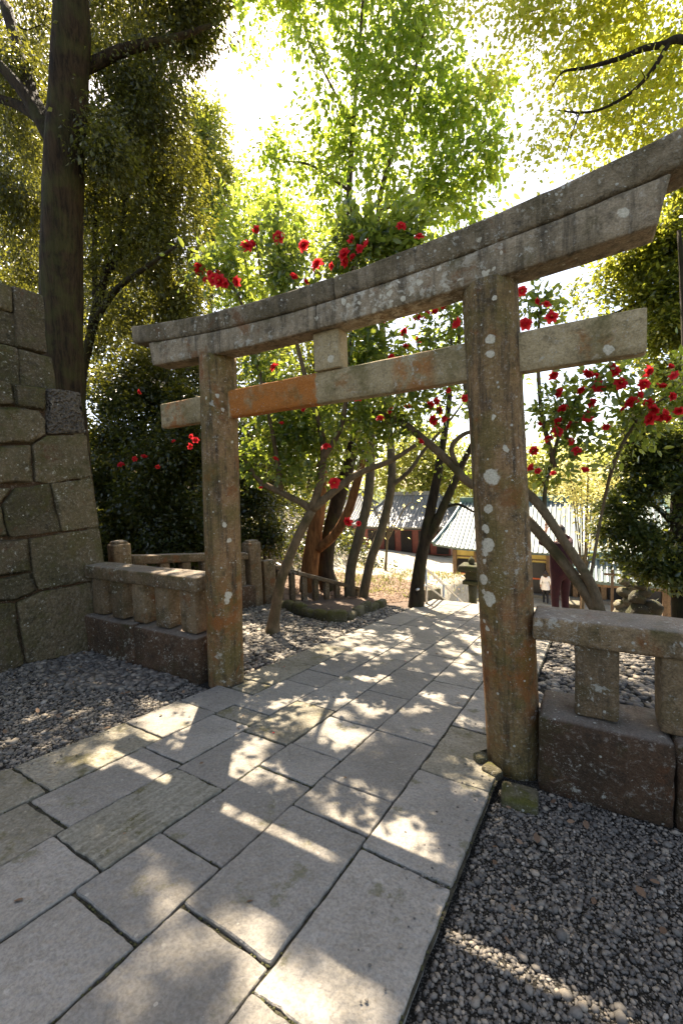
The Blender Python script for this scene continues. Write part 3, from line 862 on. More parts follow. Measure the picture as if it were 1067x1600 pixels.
# coping course set back, and the parapet above it
def coping(zx0, zx1, ztop0, ztop1, zb0, zb1, setback, mat, seed, name='coping_stone', depth=0.5):
    # four picture corners on the plane x = const give the block's y and z extents
    X = wx(3.4) - setback
    a = at(zx0 * .2125, 420 + zb0 * .2125, X=X); b = at(zx1 * .2125, 420 + zb1 * .2125, X=X)
    c_ = at(zx0 * .2125, 420 + ztop0 * .2125, X=X); d = at(zx1 * .2125, 420 + ztop1 * .2125, X=X)
    y0, y1 = min(a[1], c_[1]), max(b[1], d[1])
    z0, z1 = (a[2] + b[2]) / 2, (c_[2] + d[2]) / 2
    z0 = min(z0, 3.2) if name == 'coping_stone' else z0
    block(name, (X - depth / 2, (y0 + y1) / 2, (z0 + z1) / 2), (depth / 2, (y1 - y0) / 2 - 0.005, (z1 - z0) / 2), mat, wall, r=0.03, seg=0.1, amp=0.018, seed=seed)
coping(150, 400, 585, 655, 800, 855, 0.14, M['wall'], 1)
coping(-130, 142, 520, 580, 790, 800, 0.14, M['wall'], 2)
coping(-500, -136, 480, 520, 790, 790, 0.14, M['wall'], 3)
coping(128, 330, 110, 200, 560, 620, 0.40, M['wall'], 4, 'parapet_stone', 0.3)
coping(-130, 122, 290, 290, 530, 560, 0.45, M['wall'], 5, 'parapet_stone', 0.3)
coping(-130, 90, 70, 110, 284, 284, 0.42, M['wall'], 6, 'parapet_stone', 0.34)
coping(-500, -136, 60, 80, 530, 530, 0.45, M['wall'], 7, 'parapet_stone', 0.3)

# ---------------------------------------------------------------- foliage tools
def leaves_vf(P, D, Nn, L, W, fold=0.18, hexa=False, curl=0.15):
    """P base points, D directions, Nn normals (unit), L lengths, W half widths"""
    n = len(P)
    S = np.cross(D, Nn); S /= np.linalg.norm(S, axis=1)[:, None] + 1e-9
    Nn = np.cross(S, D)
    L_ = L[:, None]; W_ = W[:, None]
    tip = P + D * L_ - Nn * (curl * L_)
    if not hexa:
        l = P + D * (0.45 * L_) + S * W_ + Nn * (fold * W_)
        r = P + D * (0.45 * L_) - S * W_ + Nn * (fold * W_)
        V = np.stack([P, r, tip, l], 1).reshape(-1, 3)
        b = np.arange(n)[:, None] * 4
        F = np.concatenate([b + np.array([[0, 1, 2]]), b + np.array([[0, 2, 3]])], 1).reshape(-1, 3)
        return V, F, 3, 2
    l1 = P + D * (0.28 * L_) + S * W_ * 0.85 + Nn * (fold * W_)
    l2 = P + D * (0.66 * L_) + S * W_ * 0.8 + Nn * (fold * W_ - 0.4 * curl * L_)
    r1 = P + D * (0.28 * L_) - S * W_ * 0.85 + Nn * (fold * W_)
    r2 = P + D * (0.66 * L_) - S * W_ * 0.8 + Nn * (fold * W_ - 0.4 * curl * L_)
    V = np.stack([P, r1, r2, tip, l2, l1], 1).reshape(-1, 3)
    b = np.arange(n)[:, None] * 6
    F = np.concatenate([b + np.array([[0, 1, 2, 3]]), b + np.array([[0, 3, 4, 5]])], 1).reshape(-1, 4)
    return V, F, 4, 2

def unit(a): return a / (np.linalg.norm(a, axis=-1, keepdims=True) + 1e-9)

LIT = []            # ground patches (x, y, rx, ry, angle) the sun reaches through gaps in the leaves
def sun_hits(P):
    """where the shadow of each point falls on the sloping ground z = -SLOPE*y"""
    # P - s*SUN with z = -SLOPE*y
    s = (P[:, 2] + SLOPE * P[:, 1]) / (SUN[2] + SLOPE * SUN[1])
    return P - s[:, None] * SUN
def in_gaps(P):
    h = sun_hits(P)
    keep = np.zeros(len(P), bool)
    for (x, y, rx, ry, a) in LIT:
        dx, dy = h[:, 0] - x, h[:, 1] - y
        u = dx * math.cos(a) + dy * math.sin(a); v = -dx * math.sin(a) + dy * math.cos(a)
        keep |= (u / (rx + .03)) ** 2 + (v / (ry + .03)) ** 2 < 1
    return keep

class Tree:
    def __init__(s, name, label, base, bark, group=None, cat='tree'):
        s.e = empty(name, base, label, cat, group)
        s.bark = bark
        s.nodes, s.nrad = [], []
        s.first = True
        s.tw_v, s.tw_f = [], []
        s.rng = np.random.default_rng(abs(hash(label)) % 1000 if False else sum(map(ord, label)))
    def limb(s, pts, sides=10, n=24, wob=0.12, name=None, cap=True):
        """pts rows (x, y, z, r)"""
        p = smooth_path(pts, n)
        rr = np.maximum(p[:, 3], 0.004)
        v, f = tube_vf(p[:, :3], rr, sides, cap, wob, s.rng.uniform(0, 30))
        nm = name or ('trunk' if s.first else 'limb')
        s.first = False
        mesh_obj(nm, v, f, s.bark, s.e, smooth=True)
        s.nodes.extend(p[:, :3].tolist()); s.nrad.extend(rr.tolist())
    def tips(s, blobs, clump=0.0, fr=1.0):
        out = []
        for (c, r, n) in blobs:
            c, r = np.asarray(c, float), np.asarray(r, float) * np.ones(3)
            got = 0; tries = 0
            while got < n and tries < 20 * n:
                tries += 1
                q = s.rng.normal(size=3); q /= np.linalg.norm(q)
                q *= s.rng.uniform(0.15, 1.0) ** 0.55
                p = c + q * r
                if clump and nz(p[0], p[1], p[2] * 1.4, fr) < clump - 0.45 + 0.25 * s.rng.normal() * 0.3: continue
                out.append(p); got += 1
        return np.array(out)
    def twigs(s, tips, droop=0.0, rmax=0.03, minz=-99, sag=0.08, conn=True, sides=3):
        """join each tip to the nearest wood, nearest first; returns (tip, direction)"""
        nodes = np.array(s.nodes); nr = list(s.nrad)
        d0 = np.min(np.linalg.norm(tips[:, None, :] - nodes[None, ::3, :], axis=2), axis=1)
        order = np.argsort(d0)
        dirs = np.zeros_like(tips)
        nd = nodes.copy(); nrr = np.array(nr)
        add_n, add_r = [], []
        for it, i in enumerate(order):
            t = tips[i]
            if it % 24 == 0 and add_n:
                nd = np.vstack([nd, np.array(add_n)]); nrr = np.concatenate([nrr, np.array(add_r)]); add_n, add_r = [], []
            dd = np.linalg.norm(nd - t, axis=1) + 0.25 * np.maximum(0, nd[:, 2] - t[2])
            j = int(np.argmin(dd)); a = nd[j]
            L = np.linalg.norm(t - a)
            r0 = min(nrr[j] * 0.7, 0.005 + 0.013 * L, rmax)
            m1 = a + (t - a) * 0.35 + s.rng.normal(size=3) * 0.07 * L + np.array([0, 0, sag * L])
            m2 = a + (t - a) * 0.7 + s.rng.normal(size=3) * 0.06 * L + np.array([0, 0, sag * 0.7 * L])
            t2 = t - np.array([0, 0, droop * L * 0.3])
            tips[i] = t2
            dirs[i] = unit(t2 - m2)
            if L > 0.05 and conn:
                pp = np.array([a, m1, m2, t2])
                v, f = tube_vf(pp, [r0, r0 * 0.75, r0 * 0.5, 0.0022], sides, False)
                n0 = len(s.tw_v); s.tw_v.extend(v); s.tw_f.extend([tuple(q + n0 for q in ff) for ff in f])
            for q, w in ((m1, 0.75), (m2, 0.5), (t2, 0.3)):
                add_n.append(q); add_r.append(max(0.003, r0 * w))
        return tips, dirs
    def finish_twigs(s):
        if s.tw_v:
            o = mesh_obj('twigs', s.tw_v, s.tw_f, s.bark, s.e, smooth=True); o['kind'] = 'stuff'
    def crown(s, tips, dirs, per, spread, size, ratio, mat, up_bias=0.6, droop=0.0, hexa=False, gaps=True, size_var=0.3, name='crown', flat=1.0, tint_hi=0.0, thin=None):
        n = len(tips) * per
        rg = s.rng
        idx = np.repeat(np.arange(len(tips)), per)
        off = rg.normal(size=(n, 3)) * spread * np.array([1, 1, flat])
        P = tips[idx] + off - dirs[idx] * (rg.uniform(0, 1.6, (n, 1)) * spread)
        D = unit(dirs[idx] * 0.5 + unit(off) * 0.8 + rg.normal(size=(n, 3)) * 0.45 - np.array([0, 0, droop]))
        Nn = unit(rg.normal(size=(n, 3)) * (1 - up_bias) + np.array([0, 0, up_bias]))
        L = size * np.clip(1 + rg.normal(size=n) * size_var, 0.45, 1.7)
        if gaps and LIT:
            k = in_gaps(P)
            keep = ~(k & (rg.random(n) < 0.95))
            P, D, Nn, L = P[keep], D[keep], Nn[keep], L[keep]; idx = idx[keep]
        if thin:
            h = sun_hits(P)
            k = (h[:, 1] > thin[0]) & (h[:, 1] < thin[1]) & (np.abs(h[:, 0]) < 4.5) & (rg.random(len(P)) > thin[2])
            P, D, Nn, L = P[~k], D[~k], Nn[~k], L[~k]; idx = idx[~k]
        V, F, kk, per_leaf = leaves_vf(P, D, Nn, L, L * ratio, hexa=hexa)
        base_t = rg.random(len(tips))[idx] * 0.5
        t = np.clip(base_t + rg.random(len(P)) * 0.5 + tint_hi, 0, 1)
        o = bulk_mesh(name, V, F, kk, mat, s.e, {'tint': np.repeat(t, per_leaf)})
        o['kind'] = 'stuff'
        return o

def R4(p, r): return (float(p[0]), float(p[1]), float(p[2]), r)

# ---------------------------------------------------------------- where sun reaches the ground through the leaves
def on_ground(px, py):
    d = fw + rt * (px - 533.5) / F_PX - up * (py - 800.0) / F_PX
    s = -(CAM[2] + SLOPE * CAM[1]) / (d[2] + SLOPE * d[1])
    return CAM + s * d
def lit(px, py, rx, ry, a=0.0):
    g = on_ground(px, py); LIT.append((g[0], g[1], rx, ry, a))
for q in ((262, 1140, .14, .22), (245, 1120, .10, .10), (300, 1110, .10, .08), (285, 1165, .09, .10), (385, 1180, .17, .12), (410, 1205, .20, .13), (440, 1225, .14, .10), (365, 1215, .12, .10),
          (415, 1160, .10, .08), (210, 1208, .46, .16), (400, 1300, .46, .14), (470, 1340, .22, .10), (500, 1248, .09, .07), (540, 1285, .12, .07), (555, 1230, .06, .05), (525, 1225, .07, .05),
          (600, 1270, .10, .10), (615, 1310, .15, .10), (650, 1300, .08, .07), (680, 1350, .06, .05), (585, 1300, .10, .07), (700, 1215, .05, .04), (740, 1220, .06, .05), (720, 1240, .05, .04),
          (240, 1372, .05, .035), (285, 1395, .05, .06), (265, 1425, .05, .04), (350, 1450, .06, .03), (385, 1480, .04, .04), (415, 1497, .05, .05), (270, 1480, .04, .05), (310, 1455, .04, .04),
          (450, 1545, .06, .05), (505, 1580, .08, .06), (540, 1605, .05, .05), (400, 1592, .06, .05), (470, 1600, .07, .05),
          (757, 1430, .05, .05), (810, 1455, .20, .14), (850, 1480, .16, .12), (925, 1520, .20, .14), (830, 1575, .10, .05), (790, 1560, .05, .04), (770, 1265, .06, .05),
          (235, 1095, .06, .05), (60, 1080, .05, .04), (150, 1065, .05, .03), (120, 1110, .04, .03), (40, 1060, .05, .03), (770, 1190, .05, .04)):
    LIT.append((*on_ground(q[0], q[1])[:2], q[2], q[3], 0.0))
_r = np.random.default_rng(21)
for _ in range(330):                       # dapples on the path beyond the gate
    y = _r.uniform(-0.55, 6.6); x = _r.uniform(-1.5, 1.6)
    LIT.append((x, y, _r.uniform(.03, .15), _r.uniform(.03, .09), _r.uniform(-.4, .4)))
for _ in range(150):                        # and on the pebbles either side
    y = _r.uniform(0.6, 7.0); x = _r.choice([_r.uniform(-4.2, -1.5), _r.uniform(1.5, 4.5)])
    LIT.append((x, y, _r.uniform(.05, .18), _r.uniform(.04, .10), _r.uniform(-.4, .4)))
for _ in range(60):
    LIT.append((_r.uniform(-3.6, -1.5), _r.uniform(-1.9, -.2), _r.uniform(.01, .06), _r.uniform(.01, .04), 0.0))
for q in ((-4.5, 11.0, 3.6, 2.4), (-2.6, 9.3, 1.5, 1.6), (-8.0, 12.5, 2.6, 2.2), (0.0, 14.0, 4.5, 4.0), (1.0, 20.0, 12.0, 4.0)): LIT.append((*q, 0.0))

def Bl(px, py, Y, rpx, n, flat=1.0):
    c = at(px, py, Y=Y)
    dep = (c - CAM) @ fw
    r = rpx * dep / F_PX
    return (c, (r, r, r * flat), n)
def W(px, py, Y, rpx):
    c = at(px, py, Y=Y)
    return R4(c, rpx * ((c - CAM) @ fw) / F_PX)

# 1. tall cedar behind the wall
g = at(100, 620, Y=1.0)
t = Tree('cedar_tree', 'thick straight brown trunk with dark drooping leaves behind the stone wall', (g[0], 1.0, -0.1), M['bark_cedar'])
top = at(112, 0, Y=1.0)
t.limb([(g[0] - .02, 1.0, -0.2, .46), (g[0], 1.0, 1.5, .38), (*g, .335), (*at(97, 430, Y=1.0), .315), (*at(101, 250, Y=1.0), .29), (*at(110, 100, Y=1.0), .27), (*top, .25), (top[0], 1.05, top[2] + 3, .21), (top[0] - .1, 1.2, top[2] + 7, .12)], 18, 60, 0.06)
t.limb([W(104, 230, 1.0, 14), W(60, 170, 1.1, 11), W(35, 100, 1.2, 9), W(10, 10, 1.3, 8)], 8, 20)
t.limb([W(98, 250, 1.0, 12), W(40, 150, .8, 9), W(-10, 90, .6, 7)], 8, 16)
t.limb([W(96, 210, 1.0, 9), W(30, 165, .9, 7), W(-20, 150, .8, 5)], 8, 16)
t.limb([R4(at(108, 120, Y=1.0), .09), W(190, 80, 1.6, 8), W(270, 60, 2.2, 5), W(330, 40, 2.6, 3)], 8, 18)
t.limb([(top[0], 1.05, top[2] + 1, .09), (top[0] + 1.5, 1.6, top[2] + 1.6, .06), (top[0] + 3.2, 2.3, top[2] + 1.9, .03)], 8, 14)
bl = [Bl(30, 60, 2.2, 80, 90), Bl(180, 40, 2.6, 80, 120), Bl(260, 30, 2.4, 70, 90), Bl(325, 15, 2.8, 38, 34), Bl(50, 230, 2.0, 70, 70), Bl(200, 150, 2.2, 80, 120), Bl(250, 190, 2.2, 60, 80),
      Bl(20, 360, 1.6, 60, 60), Bl(30, 480, 1.4, 40, 20), Bl(160, 290, 2.2, 70, 80), Bl(10, 130, 1.0, 50, 40), Bl(285, 90, 2.6, 40, 30), Bl(200, 240, 1.6, 50, 50), Bl(40, 300, 1.6, 60, 60), Bl(20, 440, 1.8, 50, 50)]
bl += [((top[0] + 1.0, 1.8, top[2] + 2.2), (2.4, 2.2, 1.6), 190), ((top[0] + 3.3, 2.4, top[2] + 2.6), (2.0, 1.8, 1.2), 150), ((top[0] - 0.5, 1.6, top[2] + 5), (2.2, 2.2, 2.4), 110)]
tp, dr = t.twigs(t.tips(bl, 0.35, 0.9), droop=0.5)
t.crown(tp, dr, 74, 0.17, 0.070, 0.25, M['leaf_olive'], up_bias=0.35, droop=0.55, size_var=0.35)
t.finish_twigs()

# 2. slender dark evergreen in front of it
g2 = at(128, 640, Y=2.2)
t = Tree('evergreen_tree', 'slender dark-stemmed evergreen with fine olive leaves right of the thick trunk', (g2[0], 2.2, -0.3), M['bark_dark'])
t.limb([(g2[0] + .05, 2.2, -0.4, .11), (*g2, .09), W(143, 520, 2.2, 7), W(163, 440, 2.3, 6), W(190, 360, 2.4, 4.5), W(205, 250, 2.5, 3.5), W(215, 120, 2.6, 2.5)], 8, 36)
t.limb([W(146, 505, 2.2, 5.5), W(180, 455, 2.2, 4.5), W(225, 420, 2.1, 3.5), W(275, 385, 2.0, 2)], 8, 18)
t.limb([W(150, 480, 2.2, 5), W(148, 400, 2.3, 4), W(150, 300, 2.4, 3), W(140, 220, 2.4, 2)], 8, 18)
t.limb([W(170, 425, 2.3, 4), W(215, 370, 2.5, 3), W(262, 340, 2.6, 2)], 8, 14)
bl = [Bl(170, 330, 2.6, 60, 70), Bl(230, 300, 2.9, 65, 90), Bl(280, 320, 3.1, 48, 70), Bl(235, 390, 2.6, 65, 100), Bl(180, 430, 2.5, 50, 70), Bl(270, 420, 2.8, 55, 80), Bl(230, 480, 2.6, 60, 80), Bl(170, 520, 2.6, 45, 50), Bl(285, 500, 3.2, 40, 40), Bl(220, 220, 2.8, 55, 60), Bl(300, 260, 3.4, 30, 24), Bl(255, 250, 3.2, 45, 40)]
tp, dr = t.twigs(t.tips(bl, 0.3, 1.1), droop=0.4)
t.crown(tp, dr, 58, 0.16, 0.075, 0.25, M['leaf_olive'], up_bias=0.4, droop=0.4, tint_hi=0.12)
t.finish_twigs()

# 3. dark leafy understorey behind the left fence
for (label, px, Yb, blobs, mat, sz) in (
    ('dense dark evergreen bush with glinting leaves beside the stone wall', 200, 3.2, [Bl(170, 610, 3.0, 45, 50), Bl(215, 650, 3.2, 60, 90), Bl(180, 720, 3.0, 50, 80), Bl(250, 620, 3.6, 45, 60), Bl(190, 800, 2.8, 40, 60), Bl(160, 670, 3.0, 35, 40), Bl(170, 860, 2.6, 35, 50), Bl(220, 840, 3.0, 40, 60), Bl(240, 560, 4.0, 50, 60), Bl(150, 760, 2.6, 30, 40)], 'leaf_dark', .085),
    ('dark evergreen bush with red blossoms left of the left gate pillar', 275, 3.6, [Bl(260, 700, 3.3, 60, 100), Bl(300, 640, 3.8, 45, 60), Bl(240, 770, 3.0, 55, 90), Bl(290, 790, 3.4, 45, 70), Bl(300, 730, 3.8, 40, 60), Bl(230, 590, 3.8, 50, 60), Bl(300, 580, 4.2, 40, 40), Bl(270, 850, 3.2, 40, 60), Bl(320, 840, 3.8, 36, 50), Bl(310, 690, 4.2, 40, 60)], 'leaf_dark', .085),
    ('dark evergreen bush seen just right of the left gate pillar', 395, 6.2, [Bl(400, 790, 5.6, 40, 60), Bl(395, 730, 5.8, 40, 60), Bl(420, 840, 5.8, 25, 40), Bl(385, 840, 5.2, 30, 40), Bl(350, 720, 5.4, 40, 50), Bl(340, 800, 5.2, 40, 50), Bl(400, 680, 6.2, 36, 50), Bl(430, 760, 6.6, 30, 40)], 'leaf_dark', .09)):
    b0 = blobs[0][0]
    bb = (np.mean([b[0][0] for b in blobs]), Yb + .2, hz(b0[0], Yb) )
    t = Tree('evergreen_bush', label, bb, M['bark_dark'], cat='bush')
    for q in range(4):
        tgt = blobs[q][0]
        t.limb([(bb[0] + .1 * q - .15, bb[1], bb[2] - .1, .05), (*(np.array(bb) * .5 + tgt * .5 + np.array([0, 0, .1])), .035), (*tgt, .012)], 6, 12)
    tp, dr = t.twigs(t.tips(blobs, 0.25, 1.6), droop=0.1)
    t.crown(tp, dr, 50, 0.15, sz, 0.30, M[mat], up_bias=0.6, droop=0.15)
    t.finish_twigs()
    if 'left of' in label: BUSH = t

# 4. near camellia behind the gate on the left (leaning trunk)
b = on_ground(425, 985)
camL = Tree('camellia_tree', 'camellia with thin leaning trunk rising from the pebbles behind the left gate pillar', (b[0], b[1], b[2] - .03), M['bark_camellia'])
t = camL
t.limb([(b[0], b[1], b[2] - .12, .15), (*at(427, 975, Y=1.9), .10), (*at(430, 955, Y=1.9), .08), (*at(440, 905, Y=1.9), .075), (*at(463, 845, Y=1.95), .07), (*at(487, 797, Y=2.0), .065)], 12, 28)
t.limb([W(487, 797, 2.0, 7), W(470, 785, 1.95, 5.5), W(440, 770, 1.9, 5), W(405, 750, 1.8, 4), W(378, 712, 1.7, 3)], 8, 20)
t.limb([W(487, 797, 2.0, 7), W(500, 750, 2.0, 6), W(505, 690, 2.0, 5), W(480, 600, 1.9, 4), W(455, 500, 1.7, 3), W(440, 420, 1.5, 2)], 8, 26)
t.limb([W(489, 795, 2.0, 7), W(525, 765, 2.1, 6), W(560, 740, 2.2, 5), W(610, 720, 2.3, 4), W(650, 695, 2.4, 3)], 8, 20)
t.limb([W(503, 720, 2.0, 5), W(535, 660, 2.0, 4), W(545, 560, 1.9, 3), W(550, 460, 1.7, 2.5), W(550, 395, 1.5, 2)], 8, 22)
t.limb([W(440, 770, 1.9, 4), W(430, 700, 1.8, 3.5), W(410, 600, 1.6, 3), W(380, 480, 1.4, 2.5), W(350, 430, 1.3, 2)], 8, 22)
bl = [Bl(340, 425, 1.35, 42, 40), Bl(400, 410, 1.4, 50, 46), Bl(470, 425, 1.5, 50, 46), Bl(540, 400, 1.5, 52, 50), Bl(610, 385, 1.6, 45, 40), Bl(440, 380, 1.6, 45, 34), Bl(660, 380, 1.8, 40, 28),
      Bl(420, 590, 1.9, 55, 40), Bl(440, 670, 2.0, 60, 56), Bl(500, 640, 2.2, 60, 60), Bl(560, 600, 2.2, 55, 52), Bl(620, 560, 2.2, 50, 44), Bl(420, 720, 1.9, 40, 30), Bl(480, 720, 2.2, 50, 40), Bl(560, 670, 2.4, 50, 40), Bl(610, 640, 2.4, 40, 26), Bl(400, 540, 1.7, 40, 24), Bl(600, 520, 2.0, 45, 34)]
tp, dr = t.twigs(t.tips(bl, 0.25, 1.6), rmax=0.02)
t.crown(tp, dr, 26, 0.11, 0.088, 0.27, M['leaf_camellia'], up_bias=0.5, hexa=True, droop=0.1)
t.finish_twigs()

# 5. camellia leaning over the path from behind the right fence
b = on_ground(940, 1050)
camR = Tree('camellia_tree', 'camellia with two leaning stems behind the right fence, red blossoms round the right pillar', (b[0], b[1], b[2] - .05), M['bark_camellia'])
t = camR
Yr = b[1]
t.limb([(b[0], b[1], b[2] - .15, .075), W(943, 1000, Yr, 11), W(936, 955, Yr, 8.5), W(921, 909, Yr, 7.5), W(880, 845, Yr - .02, 7), W(829, 775, Yr - .05, 6.8), W(785, 760, Yr - .05, 6.8), W(738, 758, Yr - .05, 6.8), W(700, 720, Yr - .05, 6.5), W(666, 690, Yr - .05, 6), W(630, 662, Yr, 5.5), W(590, 645, Yr + .05, 4.5), W(550, 638, Yr + .1, 3)], 12, 66, 0.08)
t.limb([W(940, 985, Yr + .02, 9.5), W(929, 949, Yr + .03, 9.5), W(884, 884, Yr + .08, 8.5), W(830, 819, Yr + .12, 7.5), W(785, 775, Yr + .12, 6.5), W(757, 700, Yr + .1, 5), W(735, 640, Yr + .1, 4), W(720, 560, Yr + .1, 3), W(715, 500, Yr + .1, 2)], 10, 40, 0.08)
t.limb([W(850, 805, Yr, 3.4), W(852, 760, Yr + .1, 3.2), W(870, 690, Yr + .15, 3), W(895, 630, Yr + .2, 3), W(940, 590, Yr + .2, 2)], 8, 24)
t.limb([W(866, 730, Yr + .1, 4), W(845, 640, Yr + .1, 3), W(840, 540, Yr + .1, 2.5), W(845, 470, Yr + .1, 1.8)], 8, 20)
t.limb([W(921, 909, Yr, 2.6), W(940, 800, Yr + .5, 2), W(960, 720, Yr + .1, 3), W(1000, 650, Yr + .1, 2), W(1040, 620, Yr + .1, 1.6)], 8, 24)
t.limb([W(714, 730, Yr - .05, 4.5), W(705, 700, Yr - .1, 4), W(722, 680, Yr - .12, 3.5), W(745, 672, Yr - .1, 2.5)], 8, 14)
bl = [Bl(690, 640, Yr, 45, 26), Bl(660, 560, Yr, 45, 24), Bl(700, 510, Yr, 42, 20), Bl(640, 620, Yr + .1, 40, 18), Bl(850, 490, Yr + .1, 34, 9), Bl(840, 470, Yr, 26, 6), Bl(900, 620, Yr + .1, 50, 18), Bl(960, 600, Yr + .1, 45, 14), Bl(1020, 625, Yr + .1, 45, 16), Bl(880, 690, Yr + .1, 55, 18), Bl(930, 680, Yr + .1, 50, 14), Bl(850, 640, Yr, 40, 12), Bl(860, 730, Yr, 35, 8), Bl(990, 670, Yr + .1, 40, 9), Bl(1060, 600, Yr + .1, 40, 10)]
tp, dr = t.twigs(t.tips(bl, 0.15, 2.0), rmax=0.014)
t.crown(tp, dr, 22, 0.085, 0.082, 0.27, M['leaf_camellia'], up_bias=0.45, hexa=True, droop=0.15)
t.finish_twigs()

# 6. orange-barked and dark trunks further back
b = on_ground(482, 922)
t = Tree('cypress_tree', 'orange-barked trunk with a curved branch behind the leaning camellia', (b[0], b[1], b[2] - .05), M['bark_orange'])
Y0 = b[1]
t.limb([(b[0], Y0, b[2] - .2, .27), (*at(484, 890, Y=Y0), .225), (*at(491, 840, Y=Y0), .195), (*at(498, 790, Y=Y0), .17), (*at(503, 730, Y=Y0), .13), (*at(498, 660, Y=Y0), .08), (*at(490, 560, Y=Y0), .04)], 14, 40)
t.limb([R4(at(497, 858, Y=Y0), .12), R4(at(520, 838, Y=Y0), .12), R4(at(540, 808, Y=Y0), .115), R4(at(553, 770, Y=Y0), .105), R4(at(567, 715, Y=Y0), .09), R4(at(575, 650, Y=Y0), .06), R4(at(580, 560, Y=Y0), .03)], 12, 36)
bl = [Bl(480, 600, Y0, 60, 60), Bl(430, 640, Y0, 60, 60), Bl(560, 600, Y0, 60, 60), Bl(460, 700, Y0 - .3, 50, 46), Bl(520, 680, Y0, 40, 30), Bl(400, 560, Y0, 50, 46), Bl(600, 640, Y0, 40, 30)]
tp, dr = t.twigs(t.tips(bl, 0.3, 1.2))
t.crown(tp, dr, 36, 0.2, 0.11, 0.28, M['leaf_right'], up_bias=0.5, tint_hi=0.15)
t.finish_twigs()
b = on_ground(510, 922)
t = Tree('evergreen_tree', 'dark ivy-clad trunk directly behind the orange-barked trunk', (b[0], b[1] + .3, b[2] - .08), M['bark_dark'])
Y0 = b[1] + .3
t.limb([(b[0], Y0, b[2] - .25, .27), R4(at(508, 890, Y=Y0), .235), R4(at(514, 840, Y=Y0), .215), R4(at(527, 785, Y=Y0), .195), R4(at(545, 725, Y=Y0), .165), R4(at(560, 640, Y=Y0), .13), R4(at(565, 520, Y=Y0), .08), R4(at(560, 420, Y=Y0), .04)], 12, 40)
bl = [Bl(545, 560, Y0, 60, 60), Bl(600, 600, Y0 + .4, 50, 40), Bl(480, 540, Y0 + .4, 60, 50), Bl(560, 460, Y0 + .3, 60, 50)]
tp, dr = t.twigs(t.tips(bl, 0.3, 1.2))
t.crown(tp, dr, 36, 0.2, 0.11, 0.28, M['leaf_right'], up_bias=0.5, tint_hi=0.1)
t.finish_twigs()

# 7. tall bright-leaved tree with twin dark stems
b = on_ground(553, 930)
t = Tree('broadleaf_tree', 'tall bright green tree with twin dark stems in the middle behind the gate', (b[0], b[1], b[2] - .05), M['bark_grey'])
Y0 = b[1]
t.limb([R4(np.array([b[0] - .12, Y0, b[2] - .2]), .15), R4(at(548, 890, Y=Y0), .125), R4(at(563, 830, Y=Y0), .12), R4(at(577, 760, Y=Y0 + .1), .11), R4(at(578, 640, Y=Y0 + .2), .10), R4(at(560, 470, Y=Y0 + .3), .09), R4(at(546, 330, Y=Y0 + .4), .075), R4(at(550, 220, Y=Y0 + .6), .06), R4(at(560, 90, Y=Y0 + .8), .045), R4(at(570, -80, Y=Y0 + 1.0), .03), R4(at(560, -300, Y=Y0 + 1.2), .015)], 12, 70, 0.08)
t.limb([R4(np.array([b[0] + .16, Y0 + .1, b[2] - .2]), .13), R4(at(578, 880, Y=Y0), .11), R4(at(598, 820, Y=Y0), .105), R4(at(612, 745, Y=Y0), .095), R4(at(605, 640, Y=Y0 + .1), .085), R4(at(595, 470, Y=Y0 + .3), .07), R4(at(592, 320, Y=Y0 + .4), .06), R4(at(625, 200, Y=Y0 + .6), .045), R4(at(660, 60, Y=Y0 + .7), .03), R4(at(700, -120, Y=Y0 + .8), .015)], 12, 60, 0.08)
t.limb([R4(at(610, 760, Y=Y0), .06), R4(at(640, 735, Y=Y0), .05), R4(at(665, 700, Y=Y0 + .1), .04), R4(at(700, 660, Y=Y0 + .1), .028), R4(at(730, 620, Y=Y0 + .1), .012)], 8, 22)
t.limb([R4(at(592, 330, Y=Y0 + .4), .04), R4(at(660, 300, Y=Y0 + .4), .03), R4(at(720, 250, Y=Y0 + .5), .018), R4(at(770, 210, Y=Y0 + .5), .01)], 8, 18)
t.limb([R4(at(548, 300, Y=Y0 + .4), .04), R4(at(490, 260, Y=Y0 + .3), .03), R4(at(440, 250, Y=Y0 + .3), .018), R4(at(410, 240, Y=Y0 + .3), .01)], 8, 18)
t.limb([R4(at(552, 200, Y=Y0 + .6), .035), R4(at(510, 120, Y=Y0 + .6), .025), R4(at(480, 60, Y=Y0 + .6), .015), R4(at(470, 10, Y=Y0 + .6), .01)], 8, 16)
dep = (at(560, 100, Y=Y0) - CAM) @ fw
bl = [Bl(440, 250, Y0 + .4, 48, 26), Bl(500, 230, Y0 + .4, 60, 46), Bl(560, 180, Y0 + .6, 75, 66), Bl(640, 160, Y0 + .6, 75, 66), Bl(710, 150, Y0 + .6, 65, 50), Bl(620, 260, Y0 + .4, 75, 60), Bl(700, 260, Y0 + .5, 65, 50), Bl(760, 230, Y0 + .5, 40, 22), Bl(520, 300, Y0 + .5, 60, 40), Bl(450, 320, Y0 + .6, 55, 34), Bl(400, 300, Y0 + .6, 40, 16), Bl(580, 330, Y0 + .6, 60, 36), Bl(680, 330, Y0 + .5, 55, 34), Bl(600, 80, Y0 + .6, 60, 40), Bl(530, 60, Y0 + .7, 60, 30), Bl(490, 110, Y0 + .6, 45, 22), Bl(660, 60, Y0 + .6, 60, 34), Bl(740, 310, Y0 + .5, 40, 18), Bl(500, 0, Y0 + .7, 50, 22), Bl(620, 0, Y0 + .7, 55, 26), Bl(760, 140, Y0 + .8, 40, 16)]
